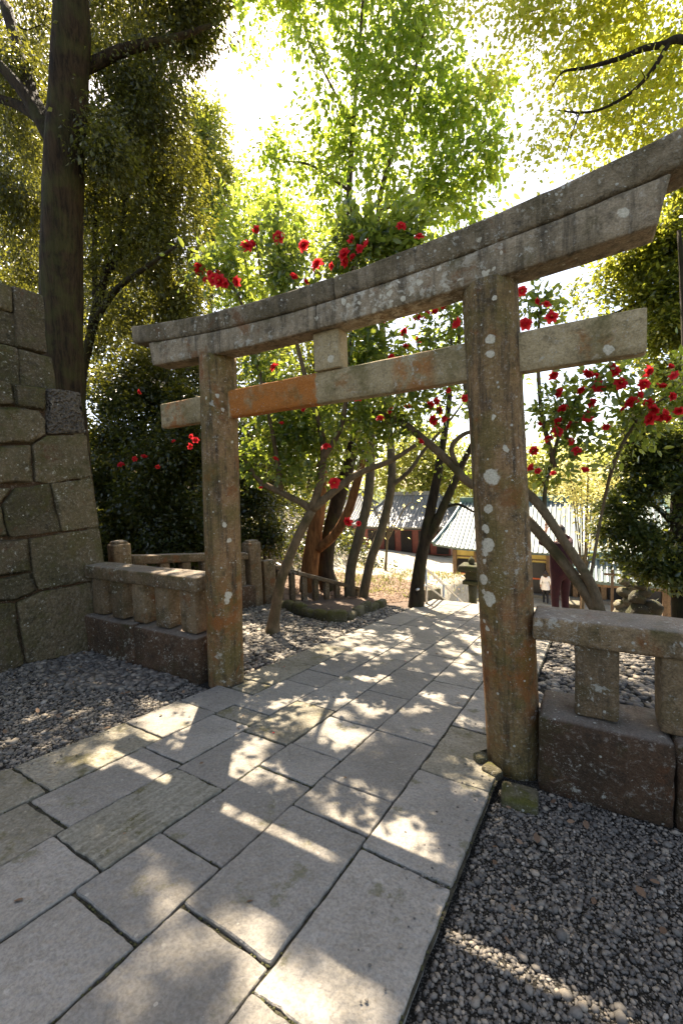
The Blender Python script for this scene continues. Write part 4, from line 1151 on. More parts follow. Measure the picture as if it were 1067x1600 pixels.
# crown above the frame
for (px, py, rp, n) in ((560, -90, 85, 60), (540, -130, 80, 54), (640, -130, 85, 60), (560, -240, 90, 70), (500, -290, 80, 60), (620, -270, 85, 60), (520, -380, 90, 70), (450, -420, 80, 60), (580, -400, 80, 50)):
    bl.append(Bl(px, py, Y0 + 1.0, rp, n))
for (x, y, z, rx, n) in ((-3.2, 5.2, 14.8, 1.5, 60), (-4.6, 4.9, 14.9, 1.6, 70), (-5.9, 5.3, 14.9, 1.5, 60), (-2.2, 6.2, 14.6, 1.4, 50), (-4.2, 6.6, 15.0, 1.7, 70), (-5.8, 6.8, 15.2, 1.5, 55), (-3.0, 7.4, 14.8, 1.4, 45), (-1.4, 5.0, 14.6, 1.3, 40), (-2.6, 3.9, 14.9, 1.4, 55), (-4.0, 3.7, 15.1, 1.3, 50)):  # flat leaf layer added out of view to shade the near paving
    bl.append(((x, y, z), (rx, rx, 0.8), n))
tp, dr = t.twigs(t.tips(bl, 0.25, 0.9), droop=0.2)
t.crown(tp, dr, 32, 0.17, 0.115, 0.30, M['leaf_bright'], up_bias=0.3, droop=0.5, hexa=True, size_var=0.4, thin=(-0.35, 7.0, 0.88))
t.finish_twigs()

# 8. forked dark tree where the path ends
b = on_ground(650, 946)
t = Tree('maple_tree', 'forked dark trunk at the left edge of the path where it ends', (b[0], b[1], b[2] - .05), M['bark_dark'])
Y0 = b[1]
t.limb([(b[0] - .02, Y0, b[2] - .2, .19), R4(at(652, 915, Y=Y0), .15), R4(at(660, 860, Y=Y0), .125), R4(at(672, 800, Y=Y0), .11), R4(at(683, 745, Y=Y0), .09), R4(at(692, 690, Y=Y0), .07), R4(at(702, 620, Y=Y0), .05), R4(at(705, 520, Y=Y0), .03), R4(at(700, 420, Y=Y0), .015)], 12, 40)
t.limb([R4(at(661, 855, Y=Y0), .10), R4(at(682, 815, Y=Y0), .095), R4(at(700, 775, Y=Y0), .085), R4(at(722, 725, Y=Y0), .065), R4(at(745, 680, Y=Y0), .05), R4(at(775, 620, Y=Y0 + .1), .035), R4(at(800, 540, Y=Y0 + .1), .02)], 10, 30)
t.limb([R4(at(690, 795, Y=Y0), .035), R4(at(715, 788, Y=Y0), .03), R4(at(740, 800, Y=Y0), .02)], 6, 10)
bl = [Bl(700, 560, Y0 + .2, 50, 16), Bl(760, 620, Y0 + .2, 40, 10), Bl(650, 640, Y0 + .3, 50, 14), Bl(690, 470, Y0 + .2, 50, 18), Bl(800, 560, Y0 + .3, 40, 10), Bl(740, 720, Y0 + .3, 35, 6)]
tp, dr = t.twigs(t.tips(bl, 0.2, 1.2))
t.crown(tp, dr, 26, 0.2, 0.09, 0.30, M['leaf_bright'], up_bias=0.4)
t.finish_twigs()

# 9. yellow maple whose boughs reach in from the upper right
q0 = at(1330, 420, Y=3.4)
t = Tree('maple_tree', 'yellow-leaved maple with dark boughs reaching in at the upper right', (q0[0], 3.4, hz(q0[0], 3.4)), M['bark_dark'])
t.limb([(q0[0] + .1, 3.4, hz(q0[0], 3.4) - .2, .26), (q0[0], 3.4, 2.2, .21), R4(at(1290, 320, Y=3.4), .17), R4(at(1240, 180, Y=3.4), .13), R4(at(1200, 40, Y=3.5), .09), R4(at(1160, -160, Y=3.6), .05), R4(at(1100, -330, Y=3.8), .02)], 12, 46)
t.limb([R4(at(1236, 170, Y=3.4), 0.056), R4(at(1150, 100, Y=3.3), 0.046), R4(at(1067, 62, Y=3.3), 0.040), R4(at(1035, 70, Y=3.3), 0.037), R4(at(1005, 76, Y=3.3), 0.031), R4(at(965, 92, Y=3.3), 0.025), R4(at(915, 106, Y=3.3), 0.019), R4(at(880, 112, Y=3.3), 0.012), R4(at(862, 135, Y=3.3), 0.007)], 10, 44)
t.limb([R4(at(1045, 66, Y=3.3), 0.028), R4(at(1018, 110, Y=3.3), 0.025), R4(at(985, 145, Y=3.3), 0.020), R4(at(940, 170, Y=3.3), 0.015), R4(at(905, 176, Y=3.3), 0.012), R4(at(870, 172, Y=3.3), 0.007)], 8, 30)
t.limb([R4(at(905, 176, Y=3.3), 0.011), R4(at(893, 210, Y=3.3), 0.009), R4(at(882, 250, Y=3.3), 0.005)], 6, 10)
t.limb([R4(at(1200, 40, Y=3.5), .06), R4(at(1060, -20, Y=3.6), .045), R4(at(940, -20, Y=3.8), .03), R4(at(820, 20, Y=4.0), .015)], 8, 24)
t.limb([R4(at(1160, -160, Y=3.6), .04), R4(at(1000, -200, Y=3.9), .03), R4(at(860, -180, Y=4.3), .02), R4(at(740, -120, Y=4.6), .012)], 8, 24)
bl = [Bl(880, 90, 4.1, 65, 80), Bl(950, 60, 4.1, 70, 110), Bl(1030, 60, 4.0, 60, 90), Bl(1000, 140, 4.0, 60, 80), Bl(900, 190, 4.1, 60, 50), Bl(960, 230, 4.1, 55, 60), Bl(1040, 190, 4.0, 50, 60), Bl(830, 60, 3.9, 60, 50), Bl(880, 0, 3.7, 70, 70), Bl(980, -20, 3.6, 70, 80), Bl(780, 20, 4.3, 50, 34), Bl(850, 250, 4.1, 40, 22), Bl(720, 10, 4.8, 45, 26), Bl(1050, 130, 4.1, 50, 60), Bl(770, 100, 4.6, 40, 20), Bl(1060, 260, 3.6, 30, 24)]
for (px, py, rp, n) in ((900, -120, 80, 60), (1040, -120, 80, 60), (780, -130, 70, 40)): bl.append(Bl(px, py, 4.0, rp, n))
bl += [Bl(920, 120, 3.35, 50, 10, .6), Bl(980, 120, 3.35, 45, 12, .6), Bl(900, 200, 3.35, 40, 8, .6)]
tp, dr = t.twigs(t.tips(bl, 0.3, 1.3), rmax=0.02)
t.crown(tp, dr, 14, 0.15, 0.058, 0.40, M['leaf_maple'], up_bias=0.55, flat=0.6)
t.finish_twigs()

# 10. evergreens on the right
q0 = at(1062, 960, Y=3.9)
t = Tree('evergreen_tree', 'dark glossy evergreen with spreading layers beside the right fence', (q0[0], 3.9, hz(q0[0], 3.9)), M['bark_dark'])
t.limb([(q0[0] + .05, 3.9, hz(q0[0], 3.9) - .2, .14), R4(at(1064, 940, Y=3.9), .115), R4(at(1060, 850, Y=3.9), .10), R4(at(1062, 740, Y=3.9), .085), R4(at(1075, 620, Y=3.9), .07), R4(at(1070, 480, Y=3.9), .05), R4(at(1060, 360, Y=3.9), .02)], 10, 40)
t.limb([R4(at(1060, 830, Y=3.9), .04), R4(at(1020, 790, Y=3.8), .03), R4(at(970, 790, Y=3.7), .014)], 6, 14)
t.limb([R4(at(1062, 740, Y=3.9), .04), R4(at(1015, 700, Y=3.9), .03), R4(at(970, 690, Y=3.9), .014)], 6, 14)
bl = [Bl(1000, 780, 3.8, 40, 80, .5), Bl(1045, 760, 3.8, 45, 90, .6), Bl(975, 830, 3.8, 35, 56, .5), Bl(1030, 850, 3.8, 40, 76, .5), Bl(960, 790, 3.7, 22, 24, .5), Bl(1060, 900, 3.8, 40, 50, .6), Bl(1010, 890, 3.9, 30, 34, .5), Bl(1020, 710, 3.9, 40, 66, .5), Bl(1060, 680, 3.9, 40, 60, .6), Bl(985, 730, 3.9, 28, 30, .5), Bl(1085, 800, 3.9, 50, 80, .8), Bl(965, 870, 3.7, 18, 12, .5), Bl(1010, 660, 4.0, 30, 30, .5)]
tp, dr = t.twigs(t.tips(bl, 0.2, 2.0), rmax=0.015)
t.crown(tp, dr, 44, 0.10, 0.062, 0.27, M['leaf_glossy'], up_bias=0.65, flat=0.6)
t.finish_twigs()
q0 = at(1120, 900, Y=6.0)
t = Tree('evergreen_tree', 'tall evergreen behind the right end of the tie beam', (q0[0], 6.0, hz(q0[0], 6.0)), M['bark_grey'])
t.limb([(q0[0], 6.0, hz(q0[0], 6.0) - .2, .2), R4(at(1120, 700, Y=6.0), .15), R4(at(1110, 540, Y=6.0), .12), R4(at(1090, 400, Y=6.0), .08), R4(at(1080, 260, Y=6.0), .05), R4(at(1080, 130, Y=6.0), .02)], 10, 40)
t.limb([R4(at(1110, 540, Y=6.0), .06), R4(at(1030, 470, Y=6.0), .045), R4(at(960, 490, Y=6.0), .03), R4(at(900, 510, Y=6.0), .015)], 8, 20)
t.limb([R4(at(1095, 430, Y=6.0), .05), R4(at(1020, 380, Y=6.0), .035), R4(at(960, 390, Y=6.0), .02)], 8, 20)
bl = [Bl(1020, 400, 6.0, 45, 70, .7), Bl(1060, 370, 6.0, 45, 70, .7), Bl(1050, 450, 6.0, 45, 80, .7), Bl(1040, 520, 6.0, 42, 70, .7), Bl(1055, 590, 6.0, 40, 60, .7), Bl(985, 420, 6.0, 30, 26, .7), Bl(960, 460, 6.0, 28, 16, .7), Bl(920, 440, 6.0, 26, 9, .7), Bl(1065, 300, 6.0, 35, 34), Bl(1000, 560, 6.2, 25, 12), Bl(1030, 640, 6.2, 30, 24), Bl(890, 470, 6.0, 20, 5), Bl(1110, 480, 6.0, 60, 60)]
tp, dr = t.twigs(t.tips(bl, 0.2, 1.3), rmax=0.015)
t.crown(tp, dr, 46, 0.16, 0.085, 0.28, M['leaf_right'], up_bias=0.5, flat=0.7, tint_hi=0.1)
t.finish_twigs()

# 11. trees further off
def far_tree(label, px, pbase, Y, blobs, mat, size, per, spread, bark='bark_grey', r=0.16, clump=0.2, hi=0.0):
    g = at(px, pbase, Y=Y)
    gz_ = hz(g[0], Y)
    t = Tree('broadleaf_tree', label, (g[0], Y, gz_), M[bark])
    c0 = np.mean([b[0] for b in blobs], axis=0)
    tz = max(b[0][2] for b in blobs)
    t.limb([(g[0], Y, gz_ - .3, r), (g[0] * .6 + c0[0] * .4, Y, gz_ * .6 + c0[2] * .4, r * .7), (*c0, r * .45), (c0[0], c0[1], tz, r * .15)], 8, 24)
    for bq in blobs[:5]:
        t.limb([(*(c0 * .5 + np.array([g[0], Y, gz_]) * .5), r * .4), (*(c0 * .4 + bq[0] * .6 + np.array([0, 0, .1])), r * .25), (*bq[0], r * .08)], 6, 10)
    tp, dr = t.twigs(t.tips(blobs, clump, 0.8), rmax=r * .25)
    t.crown(tp, dr, per, spread, size, 0.34, M[mat], up_bias=0.5, tint_hi=hi)
    t.finish_twigs()
    return t
far_tree('distant leafy tree against the sky right of the thick trunk', 330, 700, 9.5, [Bl(330, 230, 9.5, 40, 60), Bl(315, 180, 9.5, 34, 46), Bl(350, 275, 9.5, 28, 34), Bl(310, 300, 9.5, 50, 60), Bl(340, 340, 9.5, 40, 50), Bl(300, 240, 9.5, 40, 40)], 'leaf_right', .12, 40, .25)
far_tree('sunlit yellow-green tree behind the near camellia blossoms', 420, 800, 9.0, [Bl(380, 350, 9.0, 50, 50), Bl(430, 340, 9.0, 50, 50), Bl(350, 400, 9.0, 45, 46), Bl(420, 420, 9.0, 60, 60), Bl(500, 380, 9.2, 55, 50), Bl(580, 370, 9.5, 50, 40), Bl(370, 480, 8.6, 50, 50), Bl(440, 500, 8.8, 50, 40)], 'leaf_bright', .13, 34, .25, hi=.25)
far_tree('sunlit low maple with pale leaves beyond the twin stems', 600, 850, 12.5, [Bl(620, 830, 12.5, 24, 14, .5), Bl(655, 790, 12.5, 24, 12, .5), Bl(600, 800, 12.5, 26, 14, .5), Bl(580, 840, 12.3, 20, 10, .5), Bl(560, 780, 12.5, 26, 14), Bl(640, 745, 12.5, 26, 10, .6)], 'leaf_pale', .13, 26, .25, r=.07)
far_tree('bare-twigged pale maple in front of the green roof, right of the right pillar', 905, 900, 11.5, [Bl(885, 770, 11.5, 26, 16, .5), Bl(930, 790, 11.5, 28, 18, .5), Bl(950, 750, 11.5, 30, 18, .6), Bl(900, 730, 11.5, 26, 12, .6), Bl(870, 720, 11.5, 20, 8), Bl(960, 830, 11.5, 24, 14, .5), Bl(930, 840, 11.5, 22, 10, .4)], 'leaf_pale', .10, 30, .22, r=.06)
far_tree('pale tree standing behind the grey roofed building', 650, 830, 36.0, [Bl(640, 700, 36, 40, 60), Bl(690, 720, 36, 40, 60), Bl(600, 740, 36, 36, 50), Bl(730, 750, 36, 30, 40), Bl(660, 760, 36, 40, 40)], 'leaf_far', .42, 24, .8, r=.35)
far_tree('round tree behind the big green roof, seen right of the right pillar', 870, 800, 40.0, [Bl(850, 730, 40, 34, 50), Bl(890, 740, 40, 34, 50), Bl(930, 745, 40, 30, 40), Bl(820, 745, 40, 26, 30)], 'leaf_far', .42, 24, .8, r=.35)
far_tree('broad tree behind the roofs at the right edge', 1000, 800, 34.0, [Bl(990, 720, 34, 40, 60), Bl(1040, 700, 34, 40, 60), Bl(960, 750, 34, 30, 40)], 'leaf_far', .42, 24, .8, r=.35)
far_tree('tall dark tree deep in the wood left of the clearing', 470, 850, 20.0, [Bl(440, 700, 20, 60, 70), Bl(500, 680, 20, 60, 70), Bl(450, 780, 19, 46, 60), Bl(520, 760, 20, 46, 60), Bl(560, 700, 21, 50, 60), Bl(470, 600, 20, 60, 60)], 'leaf_right', .22, 30, .5, r=.25, hi=.1)
far_tree('dense tree filling the wood behind the left bushes', 250, 800, 8.5, [Bl(200, 480, 8, 70, 70), Bl(270, 560, 8, 70, 80), Bl(300, 460, 8.5, 60, 60), Bl(200, 600, 7.5, 60, 60), Bl(330, 620, 9, 60, 60), Bl(280, 700, 8, 60, 60), Bl(360, 560, 9, 50, 50), Bl(360, 700, 9, 50, 50)], 'leaf_dark', .13, 34, .3, r=.16)
far_tree('dense shaded tree behind the stone wall at the left edge', -40, 700, 6.0, [Bl(20, 400, 6, 70, 60), Bl(60, 300, 6, 70, 60), Bl(-20, 300, 5, 70, 50), Bl(40, 200, 6, 70, 60), Bl(100, 420, 7, 60, 50), Bl(120, 500, 7, 50, 40), Bl(20, 500, 5.5, 50, 40)], 'leaf_dark', .12, 40, .3, r=.2)
far_tree('tall dark tree deep in the wood behind the thick trunk', 60, 700, 9.0, [Bl(20, 480, 9, 70, 90), Bl(90, 420, 9.5, 70, 90), Bl(150, 360, 10, 60, 80), Bl(40, 330, 9, 70, 90), Bl(30, 180, 9, 80, 90), Bl(120, 240, 10, 70, 80), Bl(180, 480, 10.5, 60, 80), Bl(200, 260, 11, 60, 60), Bl(130, 560, 10, 60, 80), Bl(20, 60, 9, 80, 70), Bl(240, 400, 11.5, 50, 60)], 'leaf_dark', .17, 40, .42, r=.28)

# ---------------------------------------------------------------- camellia blossoms
def flower_mesh(seed, openness):
    rg = np.random.default_rng(seed)
    V, F = [], []
    for ring, (n, tilt, L, wd) in enumerate(((6, 1.25, .060, .030), (6, .85, .056, .030), (6, .48, .046, .026), (5, .2, .032, .018))):
        for k in range(n):
            a = 2 * math.pi * (k + 0.5 * ring) / n + rg.normal() * .12
            tl = tilt * openness + rg.normal() * .1
            d = np.array([math.cos(a), math.sin(a), 0]); sd_ = np.array([-math.sin(a), math.cos(a), 0])
            n0 = len(V)
            for i in range(4):
                u = i / 3
                bend = tl * (0.55 + 0.65 * u)
                rr_ = L * u
                c = d * (rr_ * math.sin(bend) + .004) + np.array([0, 0, rr_ * math.cos(bend) + .004 * ring])
                w = wd * math.sin(math.pi * min(1, (u * .78 + .14))) * (1 + rg.normal() * .06)
                cup = 0.35 * w
                up_n = np.array([-d[0] * math.cos(bend), -d[1] * math.cos(bend), math.sin(bend)])
                V.append(c - sd_ * w + up_n * cup); V.append(c + up_n * rg.normal() * .002); V.append(c + sd_ * w + up_n * cup)
            for i in range(3):
                for j in range(2):
                    b_ = n0 + i * 3 + j
                    F.append((b_, b_ + 1, b_ + 4, b_ + 3))
    me = bpy.data.meshes.new('flower')
    me.from_pydata([tuple(v) for v in V], [], F); me.update()
    me.polygons.foreach_set('use_smooth', [True] * len(me.polygons))
    me.materials.append(M['petal'])
    sv, sf = [], []
    for k in range(14):
        a = rg.uniform(0, 6.28); q = rg.uniform(.002, .009)
        p0 = np.array([math.cos(a) * q * .4, math.sin(a) * q * .4, .006]); p1 = np.array([math.cos(a) * q, math.sin(a) * q, .034])
        v, f = tube_vf([p0, p1], [.0012, .0022], 4, True)
        n0 = len(sv); sv.extend([tuple(x) for x in v]); sf.extend([tuple(i + n0 for i in ff) for ff in f])
    ms = bpy.data.meshes.new('stamens'); ms.from_pydata(sv, [], sf); ms.update(); ms.materials.append(M['stamen'])
    return me, ms
FM = [flower_mesh(s_, o_) for s_, o_ in ((1, 1.0), (2, .8), (3, 1.1), (4, .6))]
def flower(tree, p, size=1.0):
    rg = tree.rng
    me, ms = FM[rg.integers(0, 4)]
    o = bpy.data.objects.new('flower', me); COL.objects.link(o); o.parent = tree.e
    p = np.asarray(p) + unit(CAM - np.asarray(p)) * 0.16
    o.location = (p - wloc(tree.e)).tolist()
    toc = unit(CAM - np.asarray(p)) * .35 + rg.normal(size=3) * .6 + np.array([0.1, -.3, .1])
    o.rotation_euler = Vector(toc.tolist()).to_track_quat('Z', 'Y').to_euler()
    sc = size * rg.uniform(.55, 1.15); o.scale = (sc, sc, sc)
    c = bpy.data.objects.new('stamens', ms); COL.objects.link(c); c.parent = o
fl_L = [(309, 416, 1.15), (322, 438, 1.1), (335, 437, 1.1), (345, 440, 1.1), (372, 440, 1.15), (386, 386, 1.15), (393, 383, 1.2), (458, 436, 1.2), (481, 438, 1.25), (521, 416, 1.25), (547, 373, 1.2), (568, 378, 1.2), (540, 400, 1.2), (552, 403, 1.3), (535, 408, 1.25), (560, 386, 1.2), (329, 428, 1.15), (351, 444, 1.15), (340, 428, 1.2), (626, 356, 1.4), (655, 372, 1.5), (476, 385, 1.3), (436, 372, 1.3), (400, 358, 1.3), (312, 422, 1.2), (497, 415, 1.3),
        (440, 663, 1.6), (430, 718, 1.6), (407, 760, 1.6), (528, 752, 1.8), (522, 755, 1.7), (545, 814, 2.0), (560, 818, 2.0), (510, 700, 1.8), (475, 640, 1.7), (560, 620, 1.9), (594, 655, 2.0), (612, 560, 1.9), (430, 575, 1.5)]
for x, y, Y in fl_L: flower(camL, at(x, y, Y=Y), 1.3 if y < 450 else 1.1)
fl_R = [(652, 497, -.1), (680, 491, -.1), (668, 494, 0), (711, 504, -.15), (634, 540, -.1), (575, 512, 0), (683, 626, -.2), (672, 632, -.15), (690, 652, -.15), (680, 656, -.1), (655, 692, -.15), (726, 622, -.15), (637, 634, 0), (700, 610, -.1), (697, 655, -.12), (612, 642, 0),
        (843, 469, 0), (852, 478, 0), (815, 455, -.1), (857, 490, .1), (820, 507, 0), (861, 497, 0), (903, 607, 0), (922, 580, 0), (955, 572, .1), (960, 583, .1), (937, 602, 0), (1004, 602, 0), (1036, 598, .1), (1047, 620, 0), (1024, 636, 0), (1019, 655, 0), (1046, 655, 0), (1032, 648, 0), (874, 614, .1), (890, 690, 0), (912, 738, -.1), (913, 650, .1), (864, 740, 0), (840, 736, 0), (833, 733, .05), (834, 704, 0), (866, 656, 0), (880, 640, .1), (988, 630, .1), (946, 666, .2), (918, 652, 0), (1012, 628, .1), (896, 658, .1), (858, 688, .1)]
fl_R += [(602, 503, 0), (628, 517, -.05), (690, 478, -.1), (655, 530, 0), (700, 570, 0), (668, 585, 0), (645, 585, .05), (838, 560, .05), (862, 585, .05), (1045, 575, 0), (1010, 580, .05), (845, 660, 0), (870, 675, 0), (930, 588, 0), (968, 600, .05), (996, 618, 0), (1050, 585, 0), (884, 665, 0), (900, 705, 0), (1060, 640, .05), (690, 640, -.1), (975, 640, .1), (925, 630, .1)]
for x, y, dy in fl_R: flower(camR, at(x, y, Y=Yr + dy), 1.15)
for x, y, Y in [(219, 612, 2.6), (226, 710, 2.3), (211, 717, 2.25), (247, 728, 2.3), (300, 682, 2.7), (306, 688, 2.7), (296, 697, 2.7), (190, 727, 2.3), (272, 690, 2.7)]: flower(BUSH, at(x, y, Y=Y), 1.25)

# ---------------------------------------------------------------- stairs down from the path, parapets, handrails
st = empty('stone_stairs', (0, 6.5, -0.8), 'broad stone stairs going down from the end of the path', 'stairs')
NS = 24
for k in range(NS):
    z = -SLOPE * Y_END - 0.15 * (k + 1)
    y0 = Y_END + 0.01 + 0.30 * k
    block('step', (0.12, y0 + 0.17, z - 0.08), (1.42, 0.175, 0.08), M['steps'], st, r=0.012, seg=0.6, amp=0.003, seed=k)
for sx_ in (-1.42, 1.66):
    for k in range(7):
        y = Y_END - 0.15 + k * 1.05
        z = -SLOPE * Y_END - 0.5 * max(0.0, y - Y_END)
        sl_ = -0.5 if k else -0.18
        sloped_block('parapet_block', (sx_, y + 0.5, z + (0.12 if k else .04) - .24 - (.25 if k else .05)), (0.50, 0.13, 0.40), M['parapet'], st, math.pi / 2, sl_, r=0.02, seg=0.25, amp=0.008, seed=k + sx_)

def chain(name, parts, mat, label, cat, base, rr=0.026):
    e = empty(name, base, label, cat)
    for nm, pts in parts:
        p = np.array(pts, float)
        v, f = tube_vf(p, [rr] * len(p), 10, True)
        mesh_obj(nm, v, f, mat, e, smooth=True)
    return e
M['steel'] = plain('handrail_steel', (0.55, 0.55, 0.54), 0.35, 0.1, 20.0, metal=0.9)
def handrail(sx_, label, y0=5.75):
    z0 = -SLOPE * y0
    y1, ys = y0 + 0.62, 0.5
    t1, t2 = z0 + .78, z0 + .42
    P = []
    P.append(('post', [(sx_, y0, z0 - .1), (sx_, y0, t1)]))
    P.append(('top_rail', [(sx_, y0 - .48, t1 + .03), (sx_, y0, t1), (sx_, y0 + .05, t1 - .02), (sx_, y0 + 7.0, t1 - .02 - 6.95 * ys)]))
    P.append(('lower_rail', [(sx_, y0 - .62, t2 + .03), (sx_, y0, t2), (sx_, y0 + .05, t2 - .02), (sx_, y0 + 7.0, t2 - .02 - 6.95 * ys)]))
    for k in range(1, 6):
        y = y0 + 1.3 * k
        P.append(('post', [(sx_, y, t1 - .02 - (y - y0 - .05) * ys - .85), (sx_, y, t1 - .02 - (y - y0 - .05) * ys)]))
    return chain('handrail', P, M['steel'], label, 'handrail', (sx_, y0, z0))
handrail(-1.16, 'steel handrail at the top of the stairs beside the forked trunk')
handrail(1.55, 'steel handrail on the right of the stairs, beside the leaning camellia stems', 6.1)

# ---------------------------------------------------------------- stone lantern by the stairs
M['lantern'] = stone_mat('lantern_stone', (0.09, 0.08, 0.045), (0.055, 0.05, 0.026), lichen=0.2, moss=0.6, dark=0.5, bump=0.6, mossc=(0.05, 0.055, 0.015))
lp = at(737, 925, Y=7.6)
gz_ = -SLOPE * 7.6 - .5
e = empty('stone_lantern', (lp[0], 7.6, gz_), 'mossy lantern with a wide flat cap left of the right gate pillar', 'lantern')
zc_ = at(735, 886, Y=7.6)[2]
block('cap', (lp[0], 7.6, zc_), (.30, .30, .075), M['lantern'], e, r=.03, seg=.12, amp=.012, seed=1, taper=.12)
block('light_box', (lp[0] + .02, 7.6, zc_ - .20), (.15, .15, .13), M['lantern'], e, r=.02, seg=.1, amp=.008, seed=2)
block('platform', (lp[0] + .02, 7.6, zc_ - .37), (.21, .21, .045), M['lantern'], e, r=.02, seg=.1, amp=.008, seed=3)
hsh = (zc_ - .41 - gz_)
v, f = tube_vf([(lp[0] + .02, 7.6, gz_ - .1), (lp[0] + .02, 7.6, gz_ + hsh * .5), (lp[0] + .02, 7.6, zc_ - .41)], [.13, .10, .12], 12, True, .08)
mesh_obj('shaft', v, f, M['lantern'], e, smooth=True)
v, f = tube_vf([(lp[0], 7.6, zc_ + .06), (lp[0], 7.6, zc_ + .13), (lp[0], 7.6, zc_ + .2), (lp[0], 7.6, zc_ + .27)], [.05, .085, .07, .01], 10, True)
mesh_obj('finial', v, f, M['lantern'], e, smooth=True)

# rough stacked-rock lanterns beyond the right fence
M['rock'] = stone_mat('garden_rock', (0.22, 0.19, 0.13), (0.14, 0.12, 0.075), lichen=0.5, big=.06, moss=0.5, dark=0.6, bump=0.9, mossc=(0.07, 0.07, 0.02))
M['rock_dark'] = stone_mat('garden_rock_dark', (0.055, 0.05, 0.032), (0.035, 0.03, 0.018), lichen=0.3, moss=0.7, dark=0.6, bump=0.9, mossc=(0.05, 0.05, 0.014))
def rock_vf(c, r, seed, sub=3):
    bm = bmesh.new()
    bmesh.ops.create_icosphere(bm, subdivisions=sub, radius=1.0)
    v = []
    for q in bm.verts:
        p = np.array(q.co)
        k = 1 + .30 * nz(p[0] + seed, p[1], p[2], 1.3) + .12 * nz(p[0], p[1] + seed, p[2], 3.1)
        v.append(np.asarray(c) + p * k * np.asarray(r))
    f = [[x.index for x in fc.verts] for fc in bm.faces]
    bm.free()
    return v, f
def rock_stack(label, Y, mat, items):
    base = at(items[0][0], items[0][1], Y=Y)
    g = hz(base[0], Y)
    e = empty('rock_lantern', (base[0], Y, g), label, 'stone lantern')
    dep = (base - CAM) @ fw / F_PX
    # plinth down to the ground
    b0 = at(items[0][0], items[0][1], Y=Y)
    v, f = rock_vf((b0[0], Y, (b0[2] + g) / 2), (items[0][2] * dep * .9, items[0][2] * dep * .8, abs(b0[2] - g) / 2 + .2), 9)
    mesh_obj('plinth', v, f, mat, e, smooth=True)
    for i, (px, py, rx, rz) in enumerate(items):
        v, f = rock_vf(at(px, py, Y=Y), (rx * dep, rx * dep * .85, rz * dep), i * 3.7 + Y)
        mesh_obj('rock', v, f, mat, e, smooth=True)
rock_stack('pale lichen-covered stack of rocks beyond the right fence', 7.6, M['rock'], [(980, 962, 19, 15), (968, 945, 9, 8), (985, 940, 12, 9), (975, 926, 11, 8), (988, 918, 9, 7), (976, 908, 9, 7), (984, 896, 10, 7), (975, 886, 7, 6), (983, 879, 6, 5)])
rock_stack('dark mossy rock lantern with stacked stones beyond the right fence', 6.9, M['rock_dark'], [(1000, 958, 20, 17), (1018, 950, 14, 13), (996, 934, 13, 10), (1006, 926, 9, 9), (999, 915, 12, 6), (1003, 904, 11, 7), (1000, 894, 8, 6)])

# ---------------------------------------------------------------- shrine buildings
M['copper'] = plain('green_copper_roof', (0.06, 0.095, 0.09), 0.5, 0.25, 3.0, spec=0.5)
M['copper_dk'] = plain('green_copper_ridge', (0.07, 0.14, 0.13), 0.5, 0.2, 3.0)
M['rib_light'] = plain('copper_rib', (0.15, 0.19, 0.175), 0.5, 0.2, 3.0)
M['grey_roof'] = plain('grey_tile_roof', (0.12, 0.13, 0.135), 0.5, 0.25, 3.0)
M['ochre'] = plain('ochre_plaster', (0.50, 0.38, 0.12), 0.8, 0.12, 3.0)
M['red'] = plain('red_lacquer', (0.11, 0.018, 0.014), 0.55, 0.2, 4.0)
M['vermilion'] = plain('vermilion_lacquer', (0.55, 0.10, 0.03), 0.5, 0.15, 4.0)
M['black'] = plain('black_lacquer', (0.012, 0.012, 0.014), 0.4, 0.3, 6.0)
M['dark_in'] = plain('dark_interior', (0.012, 0.010, 0.010), 0.9, 0.3, 6.0)
M['white_wall'] = plain('white_plaster', (0.62, 0.60, 0.55), 0.8, 0.08, 2.0)
M['wood'] = plain('weathered_wood', (0.16, 0.10, 0.055), 0.8, 0.3, 8.0)

